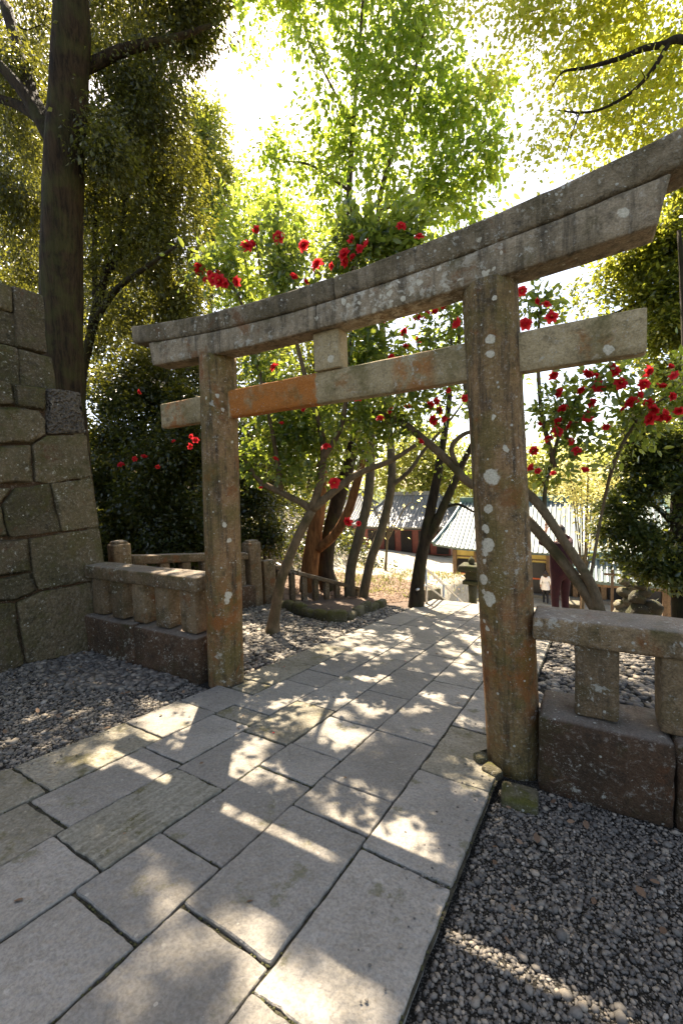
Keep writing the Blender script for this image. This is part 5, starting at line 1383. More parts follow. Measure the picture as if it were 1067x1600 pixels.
def hip_roof(parent, x0, x1, y0, y1, ze, zr, hip, ov, mat, matr, pitch=0.17, name='roof', sag=0.25):
    """hip roof with concave slopes, standing ribs and a ridge; eave at ze, ridge at zr"""
    X0, X1, Y0_, Y1_ = x0 - ov, x1 + ov, y0 - ov, y1 + ov
    ym = (Y0_ + Y1_) / 2
    rx0, rx1 = X0 + hip, X1 - hip
    n = 8
    def prof(t): return ze + (zr - ze) * (t - sag * t * (1 - t))      # concave
    V, F = [], []
    def strip(pe0, pe1, pr0, pr1):
        b0 = len(V)
        for i in range(n + 1):
            t = i / n
            a = np.array(pe0) * (1 - t) + np.array(pr0) * t; b_ = np.array(pe1) * (1 - t) + np.array(pr1) * t
            for k in range(9):
                s_ = k / 8
                p = a * (1 - s_) + b_ * s_
                lift = 0.28 * (abs(2 * s_ - 1) ** 4) * (1 - t) ** 2
                V.append((p[0], p[1], prof(t) + lift))
        for i in range(n):
            for k in range(8):
                q = b0 + i * 9 + k
                F.append((q, q + 1, q + 10, q + 9))
    strip((X0, Y0_), (X1, Y0_), (rx0, ym), (rx1, ym))
    strip((X1, Y1_), (X0, Y1_), (rx1, ym), (rx0, ym))
    strip((X0, Y1_), (X0, Y0_), (rx0, ym), (rx0, ym))
    strip((X1, Y0_), (X1, Y1_), (rx1, ym), (rx1, ym))
    rf = mesh_obj(name, V, F, mat, parent, smooth=False)
    sol = rf.modifiers.new('thickness', 'SOLIDIFY'); sol.thickness = 0.14; sol.offset = -1
    R_ = MB()
    def rib(fn):
        pts = [fn(i / n) for i in range(n + 1)]
        v, f = tube_vf(pts, [.045] * (n + 1), 5, True)
        R_.add(v, f)
    def slope_pt(pe0, pe1, pr0, pr1, s_, t):
        a = np.array(pe0) * (1 - t) + np.array(pr0) * t; b_ = np.array(pe1) * (1 - t) + np.array(pr1) * t
        p = a * (1 - s_) + b_ * s_
        return (p[0], p[1], prof(t) + 0.28 * (abs(2 * s_ - 1) ** 4) * (1 - t) ** 2 + .02)
    def ribs(pe0, pe1, pr0, pr1):
        w = np.linalg.norm(np.array(pe1) - np.array(pe0)); k = int(w / pitch)
        wr = np.linalg.norm(np.array(pr1) - np.array(pr0))
        off0 = np.linalg.norm(np.array(pr0) - np.array(pe0) - ((np.array(pr0) - np.array(pe0)) @ np.array([-(pe1[1] - pe0[1]), pe1[0] - pe0[0]]) / w / w) * np.array([-(pe1[1] - pe0[1]), pe1[0] - pe0[0]]))
        off1 = w - wr - off0
        for i in range(k + 1):
            d_ = (i + .5) * w / (k + 1)
            tmax = 1.0
            if d_ < off0: tmax = d_ / off0
            elif d_ > w - off1: tmax = (w - d_) / off1
            if tmax < .08: continue
            def fn(u, d_=d_, tmax=tmax):
                t = u * tmax
                lo = off0 * t; hi_ = w - off1 * t
                s_ = (d_ - lo) / max(1e-6, hi_ - lo)
                return slope_pt(pe0, pe1, pr0, pr1, min(1, max(0, s_)), t)
            rib(fn)
    ribs((X0, Y0_), (X1, Y0_), (rx0, ym), (rx1, ym))
    ribs((X0, Y1_), (X0, Y0_), (rx0, ym), (rx0, ym + 1e-6))
    ribs((X1, Y0_), (X1, Y1_), (rx1, ym), (rx1, ym + 1e-6))
    o = R_.build('roof_ribs', M['rib_light'] if mat is M['copper'] else mat, rf); o['kind'] = 'stuff'
    v, f = box_vf(((rx0 + rx1) / 2, ym, zr + .1), ((rx1 - rx0) / 2 + .15, .14, .16)); mesh_obj('ridge', v, f, matr, rf)
    for (ex, ey, qx) in ((X0, Y0_, rx0), (X1, Y0_, rx1), (X0, Y1_, rx0), (X1, Y1_, rx1)):
        pts = [(ex * (1 - t) + qx * t, ey * (1 - t) + ym * t, prof(t) + .28 * (1 - t) ** 2 + .06) for t in np.linspace(0, 1, 9)]
        v, f = tube_vf(pts, [.09] * 9, 6, True); mesh_obj('hip_ridge', v, f, matr, rf)
    return rf

def boxp(name, c, h, mat, parent, rotz=0):
    v, f = box_vf(c, h, rotz); return mesh_obj(name, v, f, mat, parent)

# main hall with the green copper roof
A = empty('shrine_hall', (0.6, 24.0, COURT), 'shrine hall with a big ribbed green copper roof and ochre wall', 'building')
x0, x1, y0, y1 = -4.8, 5.4, 21.6, 27.0
hip_roof(A, x0, x1, y0, y1, -1.85, 0.72, 0.9, 0.95, M['copper'], M['copper_dk'], pitch=.24, sag=.12)
boxp('wall', ((x0 + x1) / 2, (y0 + y1) / 2, COURT + 1.35), ((x1 - x0) / 2 - .05, (y1 - y0) / 2 - .05, 1.35), M['wood'], A)
boxp('upper_wall', ((x0 + x1) / 2, (y0 + y1) / 2, COURT + 2.25), ((x1 - x0) / 2, (y1 - y0) / 2, .42), M['ochre'], A)
for k in range(9):
    x = x0 + .1 + k * (x1 - x0 - .2) / 8
    boxp('pillar', (x, y0 - .06, COURT + 1.2), (.11, .11, 1.2), M['wood'], A)
for k in range(8):
    x = x0 + .1 + (k + .5) * (x1 - x0 - .2) / 8
    d = boxp('door', (x, y0 - .01, COURT + .95), (.46, .05, .92), M['black'] if k % 2 else M['dark_in'], A)
    boxp('door_rail', (x, y0 - .075, COURT + 1.0), (.46, .015, .04), M['vermilion'], d)
for k in range(14):
    z = COURT + 1.9 + (k % 2) * .38
for z in (COURT + 2.02, COURT + 2.45):
    boxp('wall_band', ((x0 + x1) / 2, y0 - .03, z), ((x1 - x0) / 2 + .03, .03, .03), M['wood'], A)
    boxp('wall_band', (x0 - .03, (y0 + y1) / 2, z), (.03, (y1 - y0) / 2, .03), M['wood'], A)
boxp('plinth', ((x0 + x1) / 2, (y0 + y1) / 2, COURT + .05), ((x1 - x0) / 2 + .4, (y1 - y0) / 2 + .4, .13), M['steps'], A)

# far hall with the grey roof and red walls
Bq = empty('shrine_office', (-11, 33, -3.9), 'low red-walled building under a grey roof beyond the clearing', 'building')
zb = -3.95
hip_roof(Bq, -15.5, -7.6, 31.0, 36.0, zb + 2.3, zb + 5.0, 2.6, .9, M['grey_roof'], M['grey_roof'], pitch=.3)
boxp('wall', (-11.5, 33.5, zb + 1.2), (3.95, 2.5, 1.3), M['red'], Bq)
for k in range(5):
    boxp('doorway', (-14.6 + k * 1.6, 30.97, zb + .95), (.5, .05, .95), M['dark_in'], Bq)
boxp('beam', (-11.5, 30.95, zb + 2.1), (3.98, .06, .12), M['black'], Bq)
Dq = empty('shrine_office', (-17.5, 36, -3.9), 'second grey-roofed red building further left behind the twin stems', 'building')
hip_roof(Dq, -24.0, -17.0, 34.0, 39.0, zb + 2.6, zb + 5.6, 2.6, .9, M['grey_roof'], M['grey_roof'], pitch=.3)
boxp('wall', (-20.5, 36.5, zb + 1.35), (3.45, 2.5, 1.45), M['red'], Dq)
boxp('doorway', (-19.0, 33.97, zb + 1.0), (.7, .05, .95), M['dark_in'], Dq)

# small roofed gate in the court, right of the photographer
Cq = empty('roofed_gate', (2.6, 17.0, COURT), 'small roofed gate with a ribbed green roof in the court below', 'building')
hip_roof(Cq, 1.75, 4.9, 16.9, 18.2, COURT + 2.15, COURT + 2.95, .9, .45, M['copper'], M['copper_dk'], pitch=.2)
for x in (1.85, 4.8):
    for y in (17.0, 18.1): boxp('post', (x, y, COURT + 1.05), (.08, .08, 1.12), M['wood'], Cq)
boxp('beam', (3.3, 16.98, COURT + 1.95), (1.6, .06, .10), M['wood'], Cq)
# low vermilion railing with a curved top
Rr = empty('red_railing', (2.1, 14.6, COURT), 'low curved vermilion railing in the court below', 'railing')
pts = [(1.2 + 1.5 * t, 14.6, COURT + .75 + .22 * math.sin(math.pi * t)) for t in np.linspace(0, 1, 12)]
v, f = tube_vf(pts, [.06] * 12, 8, True); mesh_obj('top_rail', v, f, M['vermilion'], Rr, smooth=True)
pts = [(1.2 + 1.5 * t, 14.6, COURT + .40 + .22 * math.sin(math.pi * t)) for t in np.linspace(0, 1, 12)]
v, f = tube_vf(pts, [.035] * 12, 8, True); mesh_obj('lower_rail', v, f, M['vermilion'], Rr, smooth=True)
for t in (0, .33, .67, 1.0):
    boxp('post', (1.2 + 1.5 * t, 14.6, COURT + .42 + .1 * math.sin(math.pi * t)), (.05, .05, .45 + .1 * math.sin(math.pi * t)), M['vermilion'], Rr)
# wooden marker post
p = at(956, 900, Y=10.5)
Wq = empty('marker_post', (p[0], 10.5, hz(p[0], 10.5)), 'small wooden cross-barred post by the stacked rocks', 'post')
g = hz(p[0], 10.5)
boxp('upright', (p[0], 10.5, (p[2] + .18 + g) / 2), (.035, .035, (p[2] + .18 - g) / 2), M['wood'], Wq)
boxp('crossbar', (p[0], 10.45, p[2] + .05), (.20, .02, .03), M['wood'], Wq)

# ---------------------------------------------------------------- people
M['skin'] = plain('skin', (0.55, 0.34, 0.24), 0.55, 0.08, 20.0)
M['hair'] = plain('dark_hair', (0.03, 0.016, 0.010), 0.5, 0.3, 40.0)
M['maroon'] = plain('maroon_cloth', (0.035, 0.005, 0.008), 0.85, 0.25, 14.0)
M['white_coat'] = plain('white_jacket_cloth', (0.78, 0.74, 0.70), 0.85, 0.08, 14.0)
M['black_cloth'] = plain('black_trousers_cloth', (0.018, 0.018, 0.022), 0.85, 0.25, 14.0)
M['shoe'] = plain('dark_shoe', (0.015, 0.013, 0.012), 0.6, 0.2, 14.0)
M['phone'] = plain('phone_shell', (0.02, 0.02, 0.022), 0.3, 0.1, 14.0)

def skin_body(joints, edges, root, sub=2):
    """joints name -> (x, y, z, rx, ry); one continuous skinned surface"""
    names = list(joints)
    me = bpy.data.meshes.new('body_src')
    me.from_pydata([joints[n][:3] for n in names], [(names.index(a), names.index(b)) for a, b in edges], [])
    o = bpy.data.objects.new('body_src', me); COL.objects.link(o)
    o.modifiers.new('skin', 'SKIN').use_smooth_shade = True
    if not me.skin_vertices: me.skin_vertices.new()
    for i, n in enumerate(names):
        sv = me.skin_vertices[0].data[i]
        sv.radius = joints[n][3:5]
        sv.use_root = (n == root)
    ss = o.modifiers.new('sub', 'SUBSURF'); ss.levels = sub; ss.render_levels = sub
    dg = bpy.context.evaluated_depsgraph_get()
    out = bpy.data.meshes.new_from_object(o.evaluated_get(dg))
    bpy.data.objects.remove(o)
    out.polygons.foreach_set('use_smooth', [True] * len(out.polygons))
    return out

def head_vf(c, h, face, seed=0):
    """a head with brow, nose and chin; face = unit direction it looks"""
    f_ = unit(np.asarray(face, float)); u_ = np.array([0, 0, 1.0]); u_ = unit(u_ - f_ * (u_ @ f_)); s_ = np.cross(f_, u_)
    bm = bmesh.new(); bmesh.ops.create_uvsphere(bm, u_segments=20, v_segments=14, radius=1.0)
    V = []
    for q in bm.verts:
        x, y, z = q.co
        w = 1.0
        if z < -.2: w = 1 - .28 * min(1, (-z - .2) / .8)
        fx = y
        px_, py_, pz_ = x * .37 * h * w, fx * .46 * h * (w * .35 + .65), z * .5 * h
        if fx > .8 and abs(x) < .25 and -.25 < z < .15: py_ += .07 * h * (1 - abs(x) / .25)
        if fx > .6 and .1 < z < .3 and .1 < abs(x) < .55: py_ -= .025 * h
        if fx > .7 and -.5 < z < -.4: py_ -= .015 * h
        V.append(np.asarray(c) + s_ * px_ + f_ * py_ + u_ * pz_)
    F = [[v.index for v in fc.verts] for fc in bm.faces]; bm.free()
    return V, F

def build_person(label, base, pose, yaw, mats, hair_len, face):
    """pose joints in body space (x right, y forward, z up); base = feet position"""
    e = empty('person', base, label, 'person')
    cs, sn = math.cos(yaw), math.sin(yaw)
    def X(p): return (cs * p[0] - sn * p[1], sn * p[0] + cs * p[1], p[2])
    J = {}
    for n, v in pose['joints'].items(): J[n] = (*X(v[:3]), v[3], v[4])
    me = skin_body(J, pose['edges'], 'pelvis')
    for m_ in mats: me.materials.append(m_)
    idx = []
    for p in me.polygons:
        c = np.array(p.center)
        best = min(J, key=lambda n: np.linalg.norm(np.array(J[n][:3]) - c))
        idx.append(pose['mat'](best, c))
    me.polygons.foreach_set('material_index', idx)
    o = bpy.data.objects.new('body', me); COL.objects.link(o); o.parent = e
    hc, hh = np.array(X(pose['head'])), pose['head_h']
    v, f = head_vf(np.array(base) + hc, hh, X((*face, 0)) if len(face) == 2 else X(face))
    hd = mesh_obj('head', v, f, M['skin'], e, smooth=True)
    fd = unit(np.array(X(face)))
    sd_ = unit(np.cross(fd, np.array([0, 0, 1.0])))
    for s_ in (-1, 1):
        v, f = rock_vf(np.array(base) + hc + sd_ * s_ * .37 * hh - fd * .02 * hh, (.04 * hh, .08 * hh, .12 * hh), 2, 1); mesh_obj('ear', v, f, M['skin'], hd, smooth=True)
    # hair: a shell over the skull, hanging to hair_len
    H = MB()
    v, f = head_vf(np.array(base) + hc - fd * .05 * hh + np.array([0, 0, .045 * hh]), hh * 1.10, tuple(fd))
    ctr = np.array(base) + hc
    keepv = [np.array(p) for p in v]
    ff = []
    for q in f:
        c = np.mean([keepv[i] for i in q], axis=0) - ctr
        if (c @ fd) < .16 * hh or c[2] > .30 * hh: ff.append(q)
    H.add(keepv, ff)
    if hair_len:
        for k in range(11):
            a = (k - 5) / 5 * 1.15
            d_ = -fd * math.cos(a) + sd_ * math.sin(a)
            p0 = ctr + d_ * .42 * hh + np.array([0, 0, .12 * hh])
            v, f = tube_vf([p0, p0 + d_ * .03 - np.array([0, 0, hair_len * .5]), p0 + d_ * .0 - np.array([0, 0, hair_len * (1 - .02 * abs(k - 5))])], [.035, .04, .012], 6, True)
            H.add(v, f)
    H.build('hair', M['hair'], e, smooth=True)
    return e, X

def hand_fingers(parent, base, wrist, fwd, sidev, grip, mat=None):
    """five short bent fingers rooted in the palm"""
    fwd, sidev = unit(np.asarray(fwd, float)), unit(np.asarray(sidev, float))
    nrm = np.cross(fwd, sidev)
    for k, (off, L) in enumerate(((-.030, .062), (-.010, .072), (.010, .075), (.029, .064))):
        p0 = np.asarray(wrist) + fwd * .075 + sidev * off
        p1 = p0 + fwd * L * .5
        p2 = p1 + unit(fwd * (1 - grip) + nrm * grip) * L * .5
        v, f = tube_vf(np.asarray(base) + np.array([p0, p1, p2]), [.0095, .009, .006], 6, True); mesh_obj('finger', v, f, M['skin'], parent, smooth=True)
    p0 = np.asarray(wrist) + fwd * .03 - sidev * .032
    p1 = p0 + unit(fwd * .6 - sidev * .7) * .035; p2 = p1 + unit(fwd - sidev * .1 + nrm * grip * .5) * .03
    v, f = tube_vf(np.asarray(base) + np.array([p0, p1, p2]), [.012, .010, .007], 6, True); mesh_obj('thumb', v, f, M['skin'], parent, smooth=True)

EDG = [('pelvis', 'waist'), ('waist', 'chest'), ('chest', 'neck'), ('neck', 'skull'),
       ('chest', 'shL'), ('shL', 'elL'), ('elL', 'wrL'), ('wrL', 'haL'), ('chest', 'shR'), ('shR', 'elR'), ('elR', 'wrR'), ('wrR', 'haR'),
       ('pelvis', 'hiL'), ('hiL', 'knL'), ('knL', 'anL'), ('anL', 'toL'), ('pelvis', 'hiR'), ('hiR', 'knR'), ('knR', 'anR'), ('anR', 'toR')]
# photographer in dark red at the top of the stairs, both hands raised to a phone, facing the camera side-on
pz = {'joints': {
    'pelvis': (0, 0, .93, .165, .125), 'waist': (0, .0, 1.08, .185, .135), 'chest': (0, .0, 1.32, .205, .145), 'neck': (0, .02, 1.50, .058, .058), 'skull': (0, .04, 1.57, .055, .06),
    'shL': (-.17, .01, 1.42, .075, .072), 'elL': (-.29, .18, 1.46, .052, .052), 'wrL': (-.10, .27, 1.68, .036, .033), 'haL': (-.075, .285, 1.75, .035, .022),
    'shR': (.17, .01, 1.42, .075, .072), 'elR': (.31, .14, 1.47, .055, .055), 'wrR': (.10, .27, 1.68, .036, .033), 'haR': (.075, .285, 1.75, .035, .022),
    'hiL': (-.09, 0, .86, .105, .10), 'knL': (-.10, .03, .47, .072, .072), 'anL': (-.10, 0, .085, .052, .055), 'toL': (-.115, .15, .04, .042, .032),
    'hiR': (.09, 0, .86, .105, .10), 'knR': (.10, .03, .47, .072, .072), 'anR': (.10, 0, .085, .052, .055), 'toR': (.115, .15, .04, .042, .032)},
    'edges': EDG, 'head': (0, .05, 1.655), 'head_h': .235,
    'mat': lambda n, c: {'wrL': 1, 'wrR': 1, 'haL': 1, 'haR': 1, 'neck': 1, 'skull': 1, 'toL': 2, 'toR': 2, 'anL': 0, 'anR': 0}.get(n, 0)}
pp = at(876, 958, Y=5.3)
base = (pp[0], 5.3, -SLOPE * 5.3 + .0)
yaw = math.radians(40)
PE, X = build_person('person in dark red clothes holding up a phone behind the leaning camellia stems', base, pz, yaw, [M['maroon'], M['skin'], M['shoe']], 0.0, (0, 1, .15))
for s_, n in ((-1, 'wrL'), (1, 'wrR')):
    w_ = np.array(X(pz['joints'][n][:3])); h_ = np.array(X(pz['joints']['ha' + n[-1]][:3]))
    hand_fingers(PE, base, w_, h_ - w_, np.array(X((s_ * -1.0, 0, 0))) * -1, .5)
ph = empty('phone', np.array(base) + np.array(X((0, .305, 1.80))), 'dark phone held up in both hands by the person in dark red', 'phone')
c = np.array(base) + np.array(X((0, .315, 1.805)))
v, f = block_vf(c, (.078, .0045, .038), r=.004, seg=.2, amp=0, rotz=yaw); mesh_obj('shell', v, f, M['phone'], ph)
lv, lf = tube_vf([c + np.array(X((.055, .004, .02))), c + np.array(X((.055, .0085, .02)))], [.008, .008], 10, True); mesh_obj('camera_lens', lv, lf, M['black'], ph)

# woman in white jacket walking away in the court
pw = {'joints': {
    'pelvis': (0, 0, .92, .155, .125), 'waist': (0, 0, 1.06, .145, .12), 'chest': (0, 0, 1.27, .165, .12), 'neck': (0, .015, 1.43, .05, .05), 'skull': (0, .03, 1.5, .05, .055),
    'shL': (-.16, 0, 1.37, .068, .065), 'elL': (-.22, -.06, 1.10, .05, .05), 'wrL': (-.22, .04, .88, .034, .03), 'haL': (-.215, .06, .81, .032, .02),
    'shR': (.16, 0, 1.37, .068, .065), 'elR': (.22, -.05, 1.10, .05, .05), 'wrR': (.20, .10, .92, .034, .03), 'haR': (.195, .14, .86, .032, .02),
    'hiL': (-.085, 0, .84, .095, .095), 'knL': (-.085, .07, .46, .062, .062), 'anL': (-.085, .02, .085, .046, .05), 'toL': (-.09, .16, .04, .038, .03),
    'hiR': (.085, 0, .84, .095, .095), 'knR': (.085, .0, .46, .062, .062), 'anR': (.085, -.12, .095, .046, .05), 'toR': (.09, .02, .04, .038, .03)},
    'edges': EDG, 'head': (0, .035, 1.575), 'head_h': .225,
    'mat': lambda n, c: {'wrL': 1, 'wrR': 1, 'haL': 1, 'haR': 1, 'neck': 1, 'skull': 1, 'toL': 3, 'toR': 3, 'anL': 2, 'anR': 2, 'knL': 2, 'knR': 2, 'hiL': 2, 'hiR': 2}.get(n, 0)}
pp = at(852, 943, Z=COURT)
base2 = (pp[0], pp[1], COURT)
WE, X2 = build_person('woman with dark hair in white jacket and black trousers walking away in the court', base2, pw, math.radians(8), [M['white_coat'], M['skin'], M['black_cloth'], M['shoe']], 0.24, (0, 1, 0))
for s_, n in ((-1, 'wrL'), (1, 'wrR')):
    w_ = np.array(X2(pw['joints'][n][:3])); h_ = np.array(X2(pw['joints']['ha' + n[-1]][:3]))
    hand_fingers(WE, base2, w_, h_ - w_, np.array(X2((0, s_ * 1.0, 0))), .4)
# jacket hem
v, f = tube_vf([np.array(base2) + np.array([0, 0, .74]), np.array(base2) + np.array([0, 0, .9]), np.array(base2) + np.array([0, 0, 1.08])], [.205, .195, .17], 16, False)
mesh_obj('jacket_skirt', v, f, M['white_coat'], WE, smooth=True)
hb = np.array(base2) + np.array(X2((.27, .12, .68)))
bg = empty('handbag', hb, 'black handbag hanging from the hand of the woman in white', 'handbag')
block('bag_body', hb + np.array([0, 0, -.06]), (.13, .06, .11), M['black'], bg, r=.03, seg=.08, amp=.006, seed=2)
pts = [hb + np.array([.08 * math.cos(a), 0, .05 + .14 * math.sin(a)]) for a in np.linspace(0, math.pi, 9)]
v, f = tube_vf(pts, [.01] * 9, 6, True); mesh_obj('handle', v, f, M['black'], bg, smooth=True)

# ---------------------------------------------------------------- gravel and pebbles
ico_b = bmesh.new(); bmesh.ops.create_icosphere(ico_b, subdivisions=1, radius=1.0)
ICO_V = np.array([v.co[:] for v in ico_b.verts]); ICO_F = np.array([[v.index for v in f.verts] for f in ico_b.faces]); ico_b.free()
def pebbles(name, label, n, sampler, smin, smax, flat, zoff, seed, tshift=0.0, power=2.0):
    rg = np.random.default_rng(seed)
    xy = sampler(rg, n)
    n = len(xy)
    s = smin + (smax - smin) * rg.random(n) ** power
    V = np.repeat(ICO_V[None], n, 0)
    V = V * (1 + rg.normal(size=(n, 12, 1)) * .10)
    V = V * np.stack([s * rg.uniform(.75, 1.35, n), s * rg.uniform(.65, 1.0, n), s * flat * rg.uniform(.7, 1.2, n)], 1)[:, None, :]
    # tilt then spin
    tx = rg.normal(size=n) * .28; az = rg.uniform(0, 2 * math.pi, n)
    c, s_ = np.cos(tx)[:, None], np.sin(tx)[:, None]
    y, z = V[:, :, 1] * c - V[:, :, 2] * s_, V[:, :, 1] * s_ + V[:, :, 2] * c
    V[:, :, 1], V[:, :, 2] = y, z
    c, s_ = np.cos(az)[:, None], np.sin(az)[:, None]
    x, y = V[:, :, 0] * c - V[:, :, 1] * s_, V[:, :, 0] * s_ + V[:, :, 1] * c
    V[:, :, 0], V[:, :, 1] = x, y
    zz = np.array([hz(a, b_) for a, b_ in xy]) + zoff + s * flat * rg.uniform(.1, .9, n)
    V = V + np.stack([xy[:, 0], xy[:, 1], zz], 1)[:, None, :]
    F = (ICO_F[None] + (np.arange(n) * 12)[:, None, None]).reshape(-1, 3)
    t = np.clip(rg.beta(2.2, 3.0, n) + tshift, 0, 1)
    o = bulk_mesh(name, V.reshape(-1, 3), F, 3, M['gravel'], None, {'tint': np.repeat(t, len(ICO_F))}, smooth=True)
    return tag(o, label, 'gravel', kind='stuff')
def in_poly(P, poly):
    x, y = P[:, 0], P[:, 1]; ins = np.zeros(len(P), bool); j = len(poly) - 1
    for i in range(len(poly)):
        xi, yi = poly[i]; xj, yj = poly[j]
        ins ^= ((yi > y) != (yj > y)) & (x < (xj - xi) * (y - yi) / (yj - yi + 1e-12) + xi)
        j = i
    return ins
def area_sampler(poly, clump=None):
    poly = np.array(poly, float)
    lo, hi_ = poly.min(0), poly.max(0)
    def fn(rg, n):
        P = np.zeros((0, 2))
        while len(P) < n:
            Q = rg.uniform(lo, hi_, (n, 2)); P = np.vstack([P, Q[in_poly(Q, poly)]])
        return P[:n]
    return fn
xl = lambda y: lane_x(0, y) - .01
xr = lambda y: lane_x(6, y) + .015
PR = [(xr(-2.7), -2.7), (3.1, -2.7), (3.1, -.22), (1.52, -.22), (xr(-.5), -.5)]
PL = [(-3.66, -2.4), (xl(-2.4), -2.4), (xl(-.25), -.25), (-1.62, -.2), (-3.66, -.2)]
PLnear = [(-3.66, -.9), (-2.6, -1.0), (-1.7, -.45), (-1.75, -.2), (-3.66, -.2)]
PB = [(-1.6, .24), (xl(.3), .3), (xl(5), 5.0), (-1.9, 5.2), (-2.1, 4.0), (-2.0, 3.3), (-2.6, 3.0), (-4.05, 3.9), (-3.95, .2)]
PRB = [(xr(.28), .28), (4.6, .28), (4.6, 4.4), (xr(4.4), 4.4)]
pebbles('gravel', 'fine dark grey gravel to the right of the path before the fence', 26000, area_sampler(PR), .0045, .013, .62, .0, 1, .09, 1.7)
pebbles('gravel', 'larger scattered pebbles lying in the right-hand gravel', 420, area_sampler(PR), .015, .027, .6, .004, 2, .10, 2.6)
pebbles('gravel', 'grey gravel left of the path below the big stone wall', 17000, area_sampler(PL), .006, .018, .5, .0, 3, .16, 1.6)
pebbles('gravel', 'flat pale pebbles gathered along the foot of the left fence', 1500, area_sampler(PLnear), .022, .050, .42, .006, 4, .10, 1.6)
pebbles('gravel', 'scattered flat pebbles lying in the left-hand gravel', 500, area_sampler(PL), .018, .040, .45, .006, 5, .14, 2.0)
pebbles('gravel', 'bed of pale pebbles left of the path behind the gate', 7500, area_sampler(PB), .014, .048, .5, .0, 6, .16, 1.4)
pebbles('gravel', 'bed of flat grey pebbles behind the right fence', 5200, area_sampler(PRB), .020, .055, .42, .0, 7, .10, 1.2)

# ---------------------------------------------------------------- fallen leaves and petals
M['dry_leaf'] = leaf_mat('dry_leaf', (0.13, 0.08, 0.05), (0.26, 0.17, 0.11), (0.22, 0.13, 0.07), (0.34, 0.22, 0.12), 0.2, 0.7, 0.2)
def litter(name, label, n, sampler, size, mat, seed, zoff=.01):
    rg = np.random.default_rng(seed)
    xy = sampler(rg, n)
    P = np.column_stack([xy, np.array([hz(a, b_) for a, b_ in xy]) + zoff])
    a = rg.uniform(0, 6.28, n)
    D = unit(np.column_stack([np.cos(a), np.sin(a), rg.normal(size=n) * .15]))
    Nn = unit(np.column_stack([rg.normal(size=n) * .3, rg.normal(size=n) * .3, np.ones(n)]))
    L = size * rg.uniform(.6, 1.3, n)
    V, F, k, per = leaves_vf(P, D, Nn, L, L * .3, hexa=True, curl=-.15)
    return tag(bulk_mesh(name, V, F, k, mat, None, {'tint': np.repeat(rg.random(n), per)}), label, 'leaves', kind='stuff')
litter('fallen_leaves', 'brown fallen leaves covering the bank under the trees', 16000, area_sampler([(-9, 4.4), (-2.0, 5.4), (-1.6, 6.2), (-1.7, 9.0), (-4, 10.5), (-9, 10.5)]), .075, M['dry_leaf'], 11)
litter('fallen_leaves', 'a few dry leaves lying in the gravel by the right fence', 60, area_sampler(PR), .05, M['dry_leaf'], 12, .03)
litter('fallen_leaves', 'a few dry leaves lying in the left gravel', 50, area_sampler(PL), .045, M['dry_leaf'], 13, .03)

# undergrowth on the wooded hillside, too dense to tell apart
def undergrowth():
    rg = np.random.default_rng(77)
    n = 42000
    x = rg.uniform(-17, -7.2, n); y = rg.uniform(-3, 19, n)
    keep = x < -7.6 + 0.10 * (y - 4) + .4
    x, y = x[keep], y[keep]; n = len(x)
    h = np.array([hz(a, b_) for a, b_ in zip(x, y)])
    clump = np.array([nz(a, b_, 0, .55) + .6 * nz(a, b_, 3, 1.5) for a, b_ in zip(x, y)])
    z = h + rg.random(n) * np.clip(1.3 + 1.6 * clump, .3, 3.0)
    P = np.column_stack([x, y, z])
    D = unit(rg.normal(size=(n, 3)) * np.array([1, 1, .5])); Nn = unit(rg.normal(size=(n, 3)) * .5 + np.array([0, 0, .7]))
    L = .17 * rg.uniform(.6, 1.3, n)
    V, F, k, per = leaves_vf(P, D, Nn, L, L * .3)
    o = bulk_mesh('undergrowth', V, F, k, M['leaf_dark'], None, {'tint': np.repeat(rg.random(n) * .8, per)})
    tag(o, 'dense shaded undergrowth covering the hillside behind the left fence', 'undergrowth', kind='stuff')
undergrowth()

# ---------------------------------------------------------------- moss in the joints, grit and petals on the paving
M['moss'] = plain('joint_moss', (0.050, 0.050, 0.016), 0.95, 0.5, 40.0)
def joint_moss():
    rg = np.random.default_rng(31)
    pts = []
    for _ in range(5200):
        if rg.random() < .5:
            i = rg.integers(0, 7); y = rg.uniform(-2.6, 3.0); x = lane_x(i, y)
        else:
            l = rg.integers(0, 6); ys = [q for q in LJ[l] if -2.6 < q < 3.0]; y = ys[rg.integers(0, len(ys))]; u = rg.random(); x = lane_x(l, y) * (1 - u) + lane_x(l + 1, y) * u
        if nz(x, y, 5.0, 2.2) + .25 * rg.normal() < .10: continue
        pts.append((x + rg.normal() * .002, y + rg.normal() * .002))
    xy = np.array(pts); n = len(xy)
    r = rg.uniform(.002, .0050, n)
    V = ICO_V[None] * (1 + rg.normal(size=(n, 12, 1)) * .15) * np.stack([r * 1.4, r * 1.4, r * .7], 1)[:, None, :]
    V = V + np.column_stack([xy, -SLOPE * xy[:, 1] - .009])[:, None, :]
    F = (ICO_F[None] + (np.arange(n) * 12)[:, None, None]).reshape(-1, 3)
    tag(bulk_mesh('moss', V.reshape(-1, 3), F, 3, M['moss'], None, None, smooth=True), 'little cushions of moss growing in the paving joints', 'moss', kind='stuff')
joint_moss()
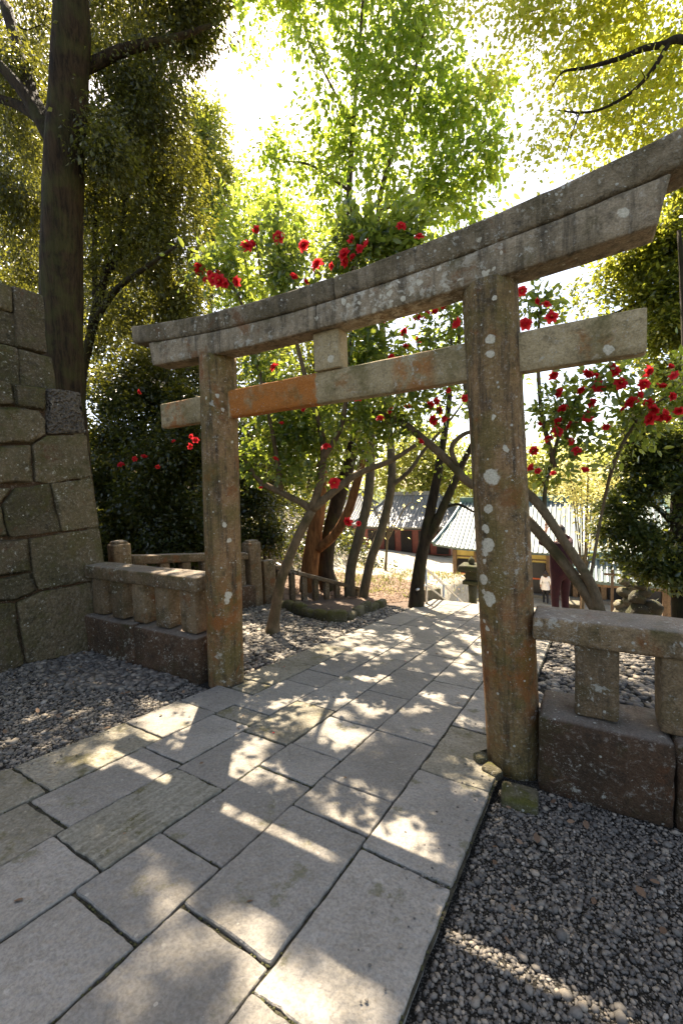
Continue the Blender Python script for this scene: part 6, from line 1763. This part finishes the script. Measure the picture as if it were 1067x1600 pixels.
def path_debris():
    rg = np.random.default_rng(41)
    n = 260
    side = rg.random(n) < .6
    y = rg.uniform(-2.6, 2.5, n)
    x = np.where(side, np.array([lane_x(6, q) for q in y]) - np.abs(rg.normal(size=n)) * .10 - .02, np.array([lane_x(0, q) for q in y]) + np.abs(rg.normal(size=n)) * .12 + .02)
    r = rg.uniform(.003, .008, n)
    V = ICO_V[None] * (1 + rg.normal(size=(n, 12, 1)) * .15) * np.stack([r * 1.2, r, r * .6], 1)[:, None, :]
    V = V + np.column_stack([x, y, -SLOPE * y + r * .4 + .002])[:, None, :]
    F = (ICO_F[None] + (np.arange(n) * 12)[:, None, None]).reshape(-1, 3)
    tag(bulk_mesh('grit', V.reshape(-1, 3), F, 3, M['gravel'], None, {'tint': np.repeat(np.clip(rg.beta(2.2, 3, n) + .1, 0, 1), 20)}, smooth=True), 'grit and small pebbles strayed onto the edges of the paving', 'grit', kind='stuff')
path_debris()
def on_path_leaves(name, label, n, size, mat, seed):
    rg = np.random.default_rng(seed)
    y = rg.uniform(-2.6, 5.5, n); x = rg.uniform(-1.3, 1.3, n) + .02 * y
    P = np.column_stack([x, y, -SLOPE * y + .006]); a = rg.uniform(0, 6.28, n)
    D = unit(np.column_stack([np.cos(a), np.sin(a), -SLOPE * np.sin(a) + .05])); Nn = unit(np.column_stack([rg.normal(size=n) * .2, rg.normal(size=n) * .2 + SLOPE, np.ones(n)]))
    L = size * rg.uniform(.6, 1.3, n)
    V, F, k, per = leaves_vf(P, D, Nn, L, L * .32, hexa=True, curl=-.12)
    tag(bulk_mesh(name, V, F, k, mat, None, {'tint': np.repeat(rg.random(n), per)}), label, 'leaves' if 'leaves' in name else 'petals', kind='stuff')
on_path_leaves('fallen_leaves', 'a few small dry leaves lying on the paving', 36, .032, M['dry_leaf'], 51)
on_path_leaves('fallen_petals', 'a few red camellia petals fallen on the paving', 9, .022, M['petal'], 52)

# ---------------------------------------------------------------- dry grass on the sunny terrace
M['grass'] = leaf_mat('dry_grass', (0.14, 0.13, 0.05), (0.30, 0.27, 0.13), (0.30, 0.30, 0.08), (0.55, 0.5, 0.2), 0.3, 0.7, 0.2)
def terrace_grass():
    rg = np.random.default_rng(61)
    n = 9000
    x = rg.uniform(-12, -1.9, n); y = rg.uniform(6.5, 15, n)
    keep = np.array([nz(a, b_, 1.0, .5) + .5 * nz(a, b_, 4.0, 1.7) for a, b_ in zip(x, y)]) + .25 * rg.normal(size=n) > .12
    x, y = x[keep], y[keep]; n = len(x)
    P = np.column_stack([x, y, [hz(a, b_) for a, b_ in zip(x, y)]])
    D = unit(np.column_stack([rg.normal(size=n) * .5, rg.normal(size=n) * .5, np.ones(n)])); Nn = unit(rg.normal(size=(n, 3)))
    L = rg.uniform(.05, .18, n)
    V, F, k, per = leaves_vf(P, D, Nn, L, L * .10, curl=.3)
    tag(bulk_mesh('grass', V, F, k, M['grass'], None, {'tint': np.repeat(rg.random(n), per)}), 'thin dry grass on the sunny terrace beyond the trees', 'grass', kind='stuff')
terrace_grass()
litter('fallen_leaves', 'scattered dead leaves on the sunny terrace beyond the trees', 2600, area_sampler([(-11, 9.5), (-1.9, 8.2), (-1.9, 14.0), (-11, 14.0)]), .08, M['dry_leaf'], 14)
